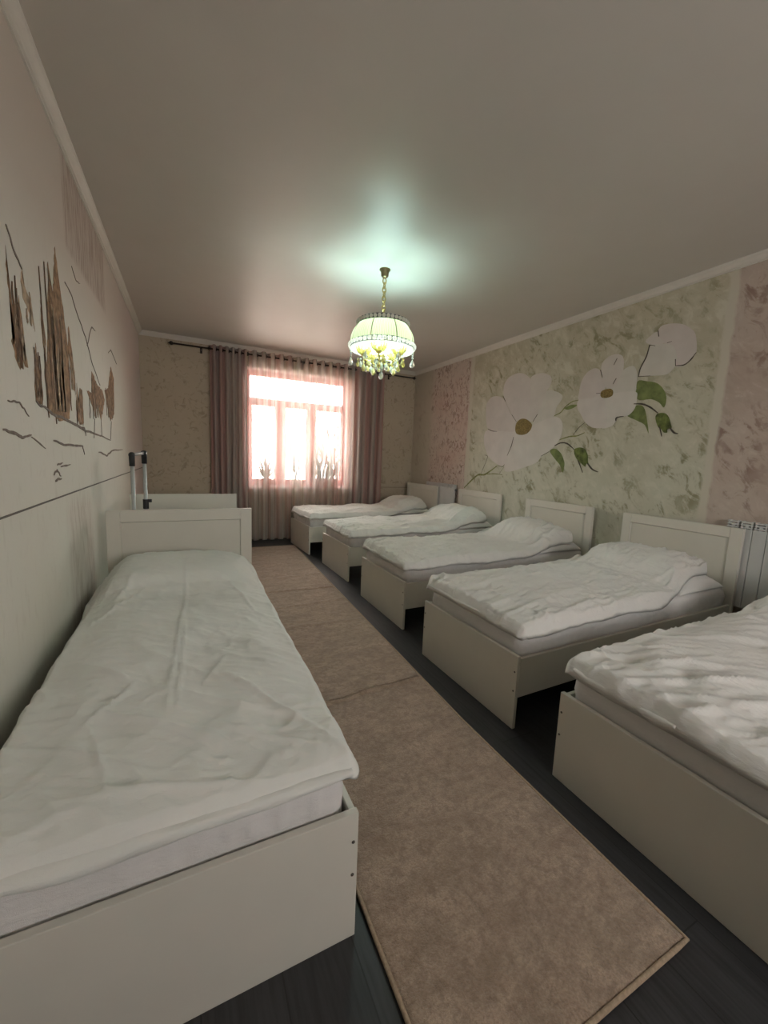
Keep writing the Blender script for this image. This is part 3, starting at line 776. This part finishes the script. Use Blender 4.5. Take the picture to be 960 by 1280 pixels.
radiator('radiator', 'white radiator at the right edge of the photo between the two nearest right beds', .70, 10, .36, .985)

# ================================================================== folded metal frame behind the left headboard
f = thing('folding_stand', 'folded aluminium tube stand with black corner joints behind the near left headboard', 'folding stand', (-.335, 3.55, 0))
PA, PB = (-.032, -.09), (.030, .10)
for (x, y), zt in ((PA, 1.27), (PB, 1.285)):
    bm = bmesh.new(); tube(bm, [(x, y, .03), (x, y, zt)], .0135, 14); obj('post', bm, M['steel'], f, True)
    bm = bmesh.new(); tube(bm, [(x, y, zt-.075), (x, y, zt-.01), (x, y+(.02 if y < 0 else -.02), zt+.016)], [.019, .020, .019], 14); ball(bm, (x, y, zt+.006), .022); obj('corner_joint', bm, M['plastic'], f, True)
    bm = bmesh.new(); lathe(bm, [(0, 0), (.020, 0), (.021, .03), (.017, .05), (0, .05)], (x, y, 0), 16); obj('rubber_foot', bm, M['plastic'], f, True)
bm = bmesh.new(); tube(bm, [(*PA, 1.278), (*PB, 1.292)], .0125, 12); obj('cross_tube', bm, M['steel'], f, True)
bm = bmesh.new(); tube(bm, [(*PA, .35), (*PB, .35)], .011, 12); obj('cross_tube', bm, M['steel'], f, True)
bm = bmesh.new(); lathe(bm, [(.014, 0), (.021, 0), (.021, .075), (.014, .075)], (*PB, .855), 16, True); box(bm, PB[0]+.014, PB[0]+.042, PB[1]-.012, PB[1]+.012, .905, .930, .004); obj('clamp', bm, M['plastic'], f)

# ================================================================== chandelier
def chandelier():
    cx, cy = 1.477, 3.15
    e = thing('chandelier', 'lit chandelier with pleated green shade and yellow crystal drops hanging from the ceiling', 'chandelier', (cx, cy, 0))
    bm = bmesh.new(); lathe(bm, [(0, 2.85), (.045, 2.85), (.045, 2.843), (.034, 2.834), (.030, 2.80), (.022, 2.79), (.012, 2.785), (0, 2.785)], n=28); obj('canopy', bm, M['gold_d'], e, True)
    ch = None
    z = 2.782; k = 0
    while z > 2.47:
        bm = bmesh.new(); pts = []
        for i in range(14):
            a = 2*PI*i/14; p = Vector((.0145*math.cos(a), 0, .024*math.sin(a)))
            if k % 2: p = Vector((0, p.x, p.z))
            pts.append(p+Vector((0, 0, z-.020)))
        tube(bm, pts, .0052, 7, closed=True); obj('chain_link', bm, M['gold'], e, True); z -= .0345; k += 1
    bm = bmesh.new(); lathe(bm, [(0, 2.455), (.008, 2.455), (.008, 2.40), (.018, 2.39), (.018, 2.37), (.009, 2.35), (.009, 2.20), (.024, 2.185), (.030, 2.165), (.012, 2.15), (0, 2.15)], n=20); obj('stem', bm, M['gold'], e, True)
    # pleated shade: eight gores between ribs
    zt, zb, rt, rb = 2.412, 2.265, .203, .262; bm = bmesh.new(); n, m = 480, 10; G = []
    def rad(t, a):
        g = abs(math.sin(4*a)); bulge = .016*math.sin(PI*t)*(.5+.5*g**.5)
        return rt+(rb-rt)*(t**.85)+bulge
    for k in range(m+1):
        t = k/m; R = []
        for i in range(n):
            a = 2*PI*i/n; rr = rad(t, a)+.0022*math.sin(120*a)
            R.append(bm.verts.new((rr*math.cos(a), rr*math.sin(a), zt+(zb-zt)*t)))
        G.append(R)
    for k in range(m):
        for i in range(n): bm.faces.new((G[k][i], G[k][(i+1) % n], G[k+1][(i+1) % n], G[k+1][i]))
    obj('shade', bm, M['shade'], e, True)
    for q in range(8):
        a = q*PI/4; bm = bmesh.new()
        tube(bm, [((rad(k/8, a)+.003)*math.cos(a), (rad(k/8, a)+.003)*math.sin(a), zt+(zb-zt)*k/8) for k in range(9)], .0035, 6); obj('rib', bm, M['gold_d'], e, True)
    def band(nm, r_, z0, z1, nb, rb_):
        bm = bmesh.new(); 
        for za, zc in ((z0, z0+.004), (z1-.005, z1)): lathe(bm, [(r_-.002, za), (r_+.004, za), (r_+.004, zc), (r_-.002, zc)], n=72, closed=True)
        for i in range(nb):
            a = 2*PI*(i+.5)/nb; tube(bm, [(r_*math.cos(a), r_*math.sin(a), z0), (r_*math.cos(a), r_*math.sin(a), z1)], .0045, 6)
        if 'top' in nm: lathe(bm, [(r_-.003, z0), (r_-.001, z0), (r_-.001, z1), (r_-.003, z1)], n=72, closed=True)
        b = obj(nm, bm, M['band'], e, True)
        bm = bmesh.new()
        for i in range(nb):
            a = 2*PI*i/nb; ball(bm, ((r_+.005)*math.cos(a), (r_+.005)*math.sin(a), (z0+z1)/2), rb_, 1, 10, 6)
        obj('beads', bm, M['pearl'], b, True)['kind'] = 'stuff'
    band('top_band', .205, 2.412, 2.447, 38, .0150); band('bottom_band', .264, 2.228, 2.267, 42, .0170)
    bm = bmesh.new(); lathe(bm, [(.256, 2.228), (.266, 2.228), (.268, 2.221), (.263, 2.214), (.255, 2.218)], n=72, closed=True); obj('bottom_rim', bm, M['pearl'], e, True)
    for q in range(4):
        a = q*PI/2; bm = bmesh.new(); tube(bm, [(.008*math.cos(a), .008*math.sin(a), 2.420), (.204*math.cos(a), .204*math.sin(a), 2.428)], .004, 6); obj('spoke', bm, M['gold'], e, True)
    def drop(x, y, z, s, mat, beads=2, parent=None):
        bm = bmesh.new()
        lathe(bm, [(0, 0), (.014*s, .008*s), (.021*s, .022*s), (.018*s, .038*s), (.009*s, .056*s), (.003*s, .068*s), (0, .070*s)], (x, y, z), 8)
        for b in range(beads): ball(bm, (x, y, z+.070*s+.011+.020*b), .0085, 1, 8, 5)
        obj('crystal_drop', bm, mat, parent or e)
    for q in range(5):
        a = q*2*PI/5+.35; c, s = math.cos(a), math.sin(a); R = .15
        bm = bmesh.new(); pts = [(c*r_, s*r_, z_) for r_, z_ in ((.012, 2.175), (.05, 2.135), (.10, 2.120), (.145, 2.135), (R, 2.165))]; tube(bm, pts, .0065, 8); arm = obj('arm', bm, M['gold'], e, True)
        bm = bmesh.new(); lathe(bm, [(0, 2.160), (.020, 2.162), (.026, 2.172), (.014, 2.180), (.014, 2.210), (0, 2.210)], (c*R, s*R, 0), 16); obj('cup', bm, M['gold'], arm, True)
        bm = bmesh.new()
        for k in range(14):                                                         # fan of glass petals round each bulb
            b = 2*PI*k/14; dx, dy = math.cos(b), math.sin(b); tx, ty = -dy, dx
            prof = [(.020, 2.172, .006), (.040, 2.185, .010), (.058, 2.207, .011), (.068, 2.232, .004)]
            L = [[bm.verts.new((c*R+dx*r_+tx*w_*sg, s*R+dy*r_+ty*w_*sg, z_+(0.003 if sg else 0))) for sg in (-1, 0, 1)] for r_, z_, w_ in prof]
            Lb = [[bm.verts.new((c*R+dx*(r_+.003)+tx*w_*sg, s*R+dy*(r_+.003)+ty*w_*sg, z_-.004)) for sg in (-1, 0, 1)] for r_, z_, w_ in prof]
            for i in range(3):
                for j in range(2): bm.faces.new((L[i][j], L[i][j+1], L[i+1][j+1], L[i+1][j])); bm.faces.new((Lb[i][j], Lb[i+1][j], Lb[i+1][j+1], Lb[i][j+1]))
                bm.faces.new((L[i][0], L[i+1][0], Lb[i+1][0], Lb[i][0])); bm.faces.new((L[i][2], Lb[i][2], Lb[i+1][2], L[i+1][2]))
            bm.faces.new((L[3][0], L[3][1], L[3][2], Lb[3][2], Lb[3][1], Lb[3][0]))
        obj('flower_cup', bm, M['amber'], arm)
        bm = bmesh.new(); lathe(bm, [(0, 2.211), (.010, 2.211), (.012, 2.222), (.021, 2.246), (.022, 2.262), (.013, 2.285), (0, 2.292)], (c*R, s*R, 0), 16); obj('bulb', bm, M['bulb'], arm, True)
        l = bpy.data.lights.new('bulb_light', 'POINT'); l.energy = BULB_W; l.color = (.62, 1.0, .98); l.shadow_soft_size = .03
        lo = bpy.data.objects.new('bulb_light', l); COL.objects.link(lo); lo.parent = arm; lo.location = (c*R*.75, s*R*.75, 2.325)
        for k in range(5):
            b = 2*PI*k/5; drop(c*R+.050*math.cos(b), s*R+.050*math.sin(b), 2.075-.012*(k % 2), .75, M['amber'] if k % 2 == 0 else M['crystal'], 1, arm)
        drop(c*R, s*R, 2.040, .9, M['amber'], 2, arm)
    bm = bmesh.new(); lathe(bm, [(0, 2.118), (.020, 2.120), (.036, 2.130), (.044, 2.148), (.036, 2.158), (.012, 2.165), (0, 2.165)], n=24); obj('bowl', bm, M['gold_d'], e, True)
    for k in range(6): b = 2*PI*k/6; drop(.046*math.cos(b), .046*math.sin(b), 2.062, .8, M['crystal'], 1)
    drop(0, 0, 2.055, 1.0, M['crystal'], 0); drop(0, 0, 1.985, 1.05, M['crystal'], 1)
    for k in range(6): b = 2*PI*k/6+math.atan2(3.15, 1.477)+PI/2; drop(.258*math.cos(b), .258*math.sin(b), 2.085, 1.0, M['crystal'], 3)
chandelier()

# ================================================================== painted murals
def smooth_poly(P, n=5):
    N = len(P); out = []
    for i in range(N):
        p0, p1, p2, p3 = (Vector((*P[(i+k-1) % N], 0)) for k in range(4))
        for j in range(n):
            t = j/n
            q = .5*((2*p1)+(p2-p0)*t+(2*p0-5*p1+4*p2-p3)*t*t+(3*p1-p0-3*p2+p3)*t*t*t); out.append((q.x, q.y))
    return out
def smooth_line(P, n=6):
    if len(P) < 3: return P
    out = []; N = len(P)
    for i in range(N-1):
        p0, p1, p2, p3 = (Vector((*P[min(N-1, max(0, i+k-1))], 0)) for k in range(4))
        for j in range(n):
            t = j/n; q = .5*((2*p1)+(p2-p0)*t+(2*p0-5*p1+4*p2-p3)*t*t+(3*p1-p0-3*p2+p3)*t*t*t); out.append((q.x, q.y))
    return out+[P[-1]]
def rough_poly(P, seed, amp=.010, n=7):
    out = []; N = len(P)
    for i in range(N):
        (y0, z0), (y1, z1) = P[i], P[(i+1) % N]; m = max(2, int(math.dist(P[i], P[(i+1) % N])/.018))
        for j in range(m):
            t = j/m; a = amp*(1 if 0 < j else .3); out.append((y0+(y1-y0)*t+a*nz(y0*31+j*2.7, z0*17, seed)*1.6, z0+(z1-z0)*t+a*nz(z1*23, j*3.1, seed+4)))
    return out
def patch(name, poly, xw, s, lift, mat, parent):
    """a layer of paint on the wall plane x = xw (s: which way the room lies), lift = paint thickness"""
    bm = bmesh.new(); A = [bm.verts.new((xw+s*lift, y, z)) for y, z in poly]; B = [bm.verts.new((xw+s*.0004, y, z)) for y, z in poly]
    bm.faces.new(A); n = len(A)
    for i in range(n): bm.faces.new((A[i], A[(i+1) % n], B[(i+1) % n], B[i]))
    bmesh.ops.triangulate(bm, faces=[f for f in bm.faces if len(f.verts) > 4])
    return obj(name, bm, mat, parent)
def stroke(bm, line, xw, s, lift, wd, taper=True):
    L = smooth_line(line); n = len(L); P = []
    for i, (y, z) in enumerate(L):
        a, b = L[max(0, i-1)], L[min(n-1, i+1)]; dy, dz = b[0]-a[0], b[1]-a[1]; l = math.hypot(dy, dz) or 1
        t = i/(n-1); w_ = wd*.5*((.35+.65*math.sin(PI*min(1, .12+.85*t))) if taper else 1)*(1+.35*nz(y*25, z*25))
        P.append([bm.verts.new((xw+s*lift, y-dz/l*w_, z+dy/l*w_)), bm.verts.new((xw+s*lift, y+dz/l*w_, z-dy/l*w_)), bm.verts.new((xw+s*.0004, y+dz/l*w_, z-dy/l*w_)), bm.verts.new((xw+s*.0004, y-dz/l*w_, z+dy/l*w_))])
    for a, b in zip(P, P[1:]):
        for k in range(3): bm.faces.new((a[k], a[(k+1) % 4], b[(k+1) % 4], b[k]))
FLOWERS = [('big',[[(4.003,2.114),(4.049,2.206),(4.046,2.313),(3.973,2.395),(3.827,2.422),(3.711,2.393),(3.641,2.345),(3.609,2.304),(3.582,2.068),(3.629,1.843),(3.78,1.839),(3.893,1.96)],[(3.609,2.304),(3.58,2.352),(3.477,2.364),(3.366,2.334),(3.304,2.282),(3.308,2.208),(3.353,2.155),(3.364,2.108),(3.408,1.984),(3.52,1.836),(3.629,1.843),(3.582,2.068)],[(3.353,2.151),(3.223,2.128),(3.137,2.074),(3.149,2.021),(3.196,1.964),(3.212,1.903),(3.238,1.855),(3.381,1.827),(3.513,1.782),(3.46,1.924),(3.402,2.01)],[(3.513,1.782),(3.381,1.827),(3.238,1.855),(3.142,1.835),(3.095,1.758),(3.099,1.66),(3.142,1.573),(3.242,1.485),(3.35,1.419),(3.411,1.352),(3.638,1.276),(3.81,1.233),(3.914,1.235),(3.924,1.324),(3.894,1.427),(3.832,1.6),(3.785,1.713)],[(3.788,1.741),(3.813,1.614),(3.878,1.471),(3.906,1.354),(3.974,1.3),(4.074,1.32),(4.218,1.393),(4.312,1.501),(4.362,1.627),(4.35,1.736),(4.259,1.763),(4.013,1.744)],[(3.78,1.839),(3.826,1.898),(3.891,1.946),(4.001,2.099),(4.082,2.166),(4.183,2.193),(4.283,2.182),(4.356,2.107),(4.36,2.0),(4.335,1.859),(4.272,1.771),(4.013,1.737),(3.797,1.727)]],[(3.79,1.755),(3.778,1.825),(3.707,1.869),(3.612,1.855),(3.533,1.796),(3.536,1.743),(3.593,1.691),(3.684,1.677),(3.764,1.698)]),('mid',[[(2.723,2.267),(2.789,2.294),(2.868,2.26),(2.917,2.186),(2.931,2.089),(2.925,2.004),(2.772,2.004),(2.687,2.041),(2.641,2.098),(2.697,2.2)],[(2.701,2.232),(2.704,2.326),(2.641,2.375),(2.575,2.385),(2.507,2.356),(2.483,2.284),(2.486,2.181),(2.526,2.112),(2.586,2.059),(2.641,2.098)],[(2.49,2.211),(2.431,2.245),(2.377,2.235),(2.345,2.158),(2.341,2.071),(2.349,2.014),(2.464,1.998),(2.565,2.026),(2.586,2.059),(2.526,2.112)],[(2.565,2.026),(2.349,2.014),(2.322,1.952),(2.331,1.865),(2.392,1.804),(2.488,1.804),(2.499,1.759),(2.544,1.715),(2.647,1.712),(2.681,1.85),(2.665,2.007)],[(2.925,2.004),(2.93,1.921),(2.877,1.85),(2.83,1.78),(2.738,1.717),(2.637,1.707),(2.595,1.717),(2.593,1.843),(2.647,2.005),(2.687,2.041),(2.772,2.004)]],[(2.685,2.025),(2.672,2.063),(2.596,2.073),(2.559,2.048),(2.562,2.003),(2.62,1.989),(2.664,1.998)]),('top',[[(2.21,2.452),(2.193,2.529),(2.114,2.532),(2.023,2.504),(1.956,2.454),(1.913,2.393),(1.891,2.262),(1.925,2.205),(1.969,2.175),(2.032,2.175),(2.045,2.281),(2.079,2.355),(2.148,2.384)],[(2.306,2.434),(2.268,2.473),(2.216,2.494),(2.196,2.449),(2.148,2.384),(2.244,2.392)],[(2.258,2.388),(2.175,2.383),(2.079,2.355),(2.038,2.28),(2.033,2.186),(2.065,2.139),(2.115,2.12),(2.255,2.136),(2.329,2.148),(2.31,2.238),(2.282,2.303)]],None)]
LEAVES = [[(3.234,1.485),(3.166,1.511),(3.083,1.46),(3.036,1.386),(3.023,1.337),(3.036,1.255),(3.083,1.335),(3.152,1.396)],[(3.09,1.936),(3.02,1.964),(2.938,1.956),(2.995,1.927),(3.056,1.919)],[(2.337,2.099),(2.249,2.089),(2.161,2.059),(2.1,1.995),(2.071,1.923),(2.081,1.849),(2.127,1.895),(2.201,1.931),(2.318,1.944)],[(2.401,1.812),(2.355,1.875),(2.297,1.891),(2.25,1.865),(2.218,1.783),(2.182,1.638),(2.224,1.712),(2.295,1.753)]]
BUDS = [([(2.914,1.504),(2.857,1.521),(2.797,1.504),(2.757,1.445),(2.744,1.379),(2.734,1.349),(2.78,1.369),(2.766,1.328),(2.797,1.343),(2.829,1.368),(2.883,1.41),(2.913,1.461)],[[(2.861,1.393),(2.793,1.267)],[(2.747,1.362),(2.688,1.305),(2.621,1.28)]],[(3.174,1.542),(3.1,1.571),(3.014,1.562),(2.913,1.495)]),([(2.138,1.763),(2.129,1.798),(2.082,1.804),(2.04,1.777),(2.012,1.713),(2.0,1.672),(2.035,1.667),(2.029,1.639),(2.055,1.64),(2.079,1.669),(2.109,1.691)],[[(2.095,1.691),(2.069,1.608)],[(2.014,1.679),(1.977,1.637),(1.944,1.625)]],[(2.344,1.906),(2.268,1.896),(2.192,1.86),(2.123,1.804)])]
BRANCHES = [([(4.727,0.953),(4.457,1.147),(4.288,1.172),(4.06,1.297)],0.022),([(4.374,1.183),(4.266,1.4),(4.328,1.431)],0.007),([(4.288,1.172),(4.104,1.189),(3.95,1.182)],0.01),([(4.016,1.193),(3.94,1.279)],0.006),([(4.05,1.298),(3.962,1.286),(3.933,1.316)],0.006),([(3.234,1.864),(3.139,1.897),(3.081,1.953),(3.004,1.996),(2.934,2.002)],0.011),([(3.126,1.604),(3.002,1.635),(2.901,1.641),(2.817,1.671)],0.012),([(2.952,1.651),(2.891,1.725),(2.82,1.776)],0.006),([(2.878,1.858),(2.855,1.831),(2.823,1.878)],0.006),([(2.846,1.839),(2.832,1.797),(2.787,1.736)],0.006)]
OUTLINES = [[(3.351,1.426),(3.241,1.479)],[(3.869,1.93),(3.78,1.839)],[(3.458,1.904),(3.518,1.822)],[(4.296,1.78),(4.212,1.749),(4.11,1.738)],[(3.808,1.657),(3.835,1.543),(3.894,1.427)],[(4.052,2.177),(4.002,2.107)],[(2.266,2.397),(2.282,2.303),(2.322,2.211),(2.331,2.141)],[(2.266,2.397),(2.215,2.378)],[(2.032,2.18),(1.969,2.175),(1.925,2.205),(1.89,2.255)],[(2.209,2.5),(2.196,2.449)],[(2.331,2.141),(2.226,2.131)],[(2.121,2.38),(2.083,2.384)],[(2.039,2.234),(2.032,2.18)],[(2.554,2.343),(2.58,2.288)],[(2.54,2.16),(2.567,2.111)],[(2.732,2.047),(2.687,2.041)],[(2.497,1.766),(2.491,1.796),(2.424,1.802)],[(2.714,2.265),(2.684,2.19)]]
CYPRESS = [([(1.887,1.987),(1.894,1.891),(1.908,1.811),(1.937,1.739),(1.932,1.665),(1.968,1.614),(1.939,1.588),(1.91,1.611),(1.869,1.674),(1.904,1.691),(1.892,1.782),(1.877,1.862)],0),([(1.98,1.858),(1.991,1.779),(1.997,1.696),(2.024,1.611),(1.991,1.61),(1.964,1.672),(1.95,1.751),(1.963,1.812)],1),([(2.035,1.984),(2.034,1.926),(2.112,1.875),(2.139,1.77),(2.088,1.823),(2.021,1.863),(2.009,1.916)],2),([(2.23,1.921),(2.252,1.852),(2.27,1.789),(2.256,1.697),(2.229,1.75),(2.221,1.824)],3),([(2.129,1.727),(2.155,1.621),(2.176,1.509),(2.164,1.484),(2.084,1.494),(2.092,1.592)],4),([(2.379,2.127),(2.399,2.035),(2.431,2.015),(2.471,2.143),(2.513,2.248),(2.533,2.167),(2.549,2.066),(2.597,2.004),(2.607,1.917),(2.642,1.822),(2.643,1.633),(2.588,1.46),(2.403,1.436),(2.315,1.462),(2.234,1.486),(2.257,1.658),(2.302,1.787),(2.326,1.922),(2.364,2.033)],5),([(2.683,1.937),(2.716,1.838),(2.754,1.686),(2.748,1.598),(2.68,1.687),(2.642,1.822)],6),([(2.786,1.666),(2.801,1.553),(2.853,1.65),(2.908,1.644),(2.902,1.455),(2.801,1.443),(2.74,1.522)],7),([(3.206,1.801),(3.378,1.737),(3.545,1.728),(3.621,1.67),(3.44,1.504),(3.343,1.608),(3.246,1.537),(3.15,1.588),(3.035,1.661),(3.17,1.664)],8),([(3.962,1.968),(4.091,1.896),(4.028,1.601),(3.835,1.53),(3.711,1.645),(3.641,1.741),(3.8,1.78)],9)]
SKETCH = [([(1.898,2.058),(1.969,1.998),(2.031,1.966)],0.01),([(2.652,2.145),(2.785,2.121),(2.873,2.063),(3.083,1.975),(3.222,1.863),(3.464,1.75)],0.009),([(3.106,1.938),(3.281,2.088),(3.394,2.095)],0.007),([(2.083,1.49),(2.297,1.46),(2.575,1.447),(2.941,1.416),(3.37,1.403),(3.792,1.381)],0.014),([(1.736,1.366),(1.834,1.358),(1.91,1.344),(2.0,1.358)],0.012),([(2.288,1.343),(2.459,1.326),(2.828,1.325),(2.875,1.277)],0.012),([(3.298,1.29),(3.603,1.263),(3.823,1.299),(4.411,1.31)],0.014),([(2.253,1.192),(2.312,1.211),(2.363,1.179)],0.01),([(2.265,1.165),(2.372,1.167)],0.012),([(2.317,1.233),(2.405,1.241)],0.009),([(2.373,1.223),(2.546,1.229)],0.009),([(3.168,1.381),(3.223,1.505)],0.006),([(3.436,1.398),(3.435,1.52)],0.006),([(3.795,1.391),(3.869,1.532)],0.006),([(2.934,1.388),(2.913,1.429),(2.826,1.431)],0.012),([(3.878,2.051),(4.001,2.104),(4.286,2.047)],0.006),([(2.823,2.278),(2.916,2.239),(3.003,2.257)],0.006),([(1.794,1.463),(1.901,1.466),(1.989,1.427)],0.007),([(1.999,1.351),(2.162,1.307)],0.006)]
mu = thing('flower_mural', 'painted mural of three big white flowers with buds on the green right wall', 'mural', (0, 0, 0))
li = .0012
for k, b in enumerate(BRANCHES):
    bm = bmesh.new(); stroke(bm, b[0], XR, -1, .0008, b[1]*1.15); obj('branch', bm, M['vine'] if b[1] > .009 else M['ink'], mu)
for lf in LEAVES: patch('leaf', smooth_poly(lf, 4), XR, -1, .0010, M['leaf'], mu)
for kind, petals, eye in FLOWERS:
    fl = None
    for q, pt in enumerate(petals):
        li = .0014+.0004*q
        o = patch('flower' if fl is None else 'petal', smooth_poly(pt, 4), XR, -1, li, M['petal'][q], fl or mu)
        if fl is None: fl = o
    if eye: patch('flower_eye', smooth_poly(eye, 4), XR, -1, .0042, M['pollen'], fl)
for body, seps, stem in BUDS:
    bm = bmesh.new(); stroke(bm, stem, XR, -1, .0040, .014); st = obj('bud_stem', bm, M['ink'], mu)
    bd = patch('flower_bud', smooth_poly(body, 4), XR, -1, .0044, M['budp'], mu)
    for s_ in seps:
        bm = bmesh.new(); stroke(bm, s_, XR, -1, .0046, .014); obj('sepal', bm, M['ink'], bd)
bm = bmesh.new()
for l in OUTLINES: stroke(bm, l, XR, -1, .0048, .009)
obj('outline_strokes', bm, M['ink'], mu)
mu = thing('landscape_mural', 'faint painted mural of brown cypress trees and sketched hills on the left wall', 'mural', (0, 0, 0))
for poly, k in CYPRESS:
    o = patch('cypress', rough_poly(poly, k), XL, 1, .0008+.0001*k, M['umber'] if k != 2 else M['umber_l'], mu)
    ys = [p[0] for p in poly]; zs = [p[1] for p in poly]; bm = bmesh.new(); rnd = random.Random(k); y0, y1, z0, z1 = min(ys), max(ys), min(zs), max(zs)
    for q in range({5: 14, 0: 5, 1: 4, 8: 7, 9: 6}.get(k, 3)):
        y = rnd.uniform(y0+.3*(y1-y0), y1-.3*(y1-y0)); h_ = (z1-z0)*rnd.uniform(.2, .6); z = z0+.06*(z1-z0)
        L = [(y+.012*nz(y*9, i*.9, q), z+h_*i/6) for i in range(7)]
        stroke(bm, L, XL, 1, .0024, rnd.uniform(.012, .04) if k == 5 else .012)
    obj('pale_strokes', bm, M['umber_l'], o)['kind'] = 'stuff'
    if k in (5, 7, 8, 9, 0, 4):
        bm = bmesh.new()
        for q in range(9 if k == 5 else 5):
            y = rnd.uniform(y0, y1); h_ = (z1-z0)*rnd.uniform(.3, .85); z = z0+(z1-z0)*rnd.uniform(-.02, .12)
            L = [(y+.015*nz(y*7, i*.8, q+9), z+h_*i/6) for i in range(7)]
            stroke(bm, L, XL, 1, .0026, rnd.uniform(.008, .016))
        obj('dark_strokes', bm, M['umber_d'], o)['kind'] = 'stuff'
bm = bmesh.new()
for l, w_ in SKETCH:
    L = [p for a, c in zip(l, l[1:]) for p in [(a[0]+(c[0]-a[0])*i/4+.012*nz(a[0]*9+i, a[1]*7, 2), a[1]+(c[1]-a[1])*i/4+.010*nz(a[1]*9, i*1.7, 5)) for i in range(4)]]+[l[-1]]
    stroke(bm, L, XL, 1, .0028, w_*.95)
obj('sketch_lines', bm, M['sketch'], mu)
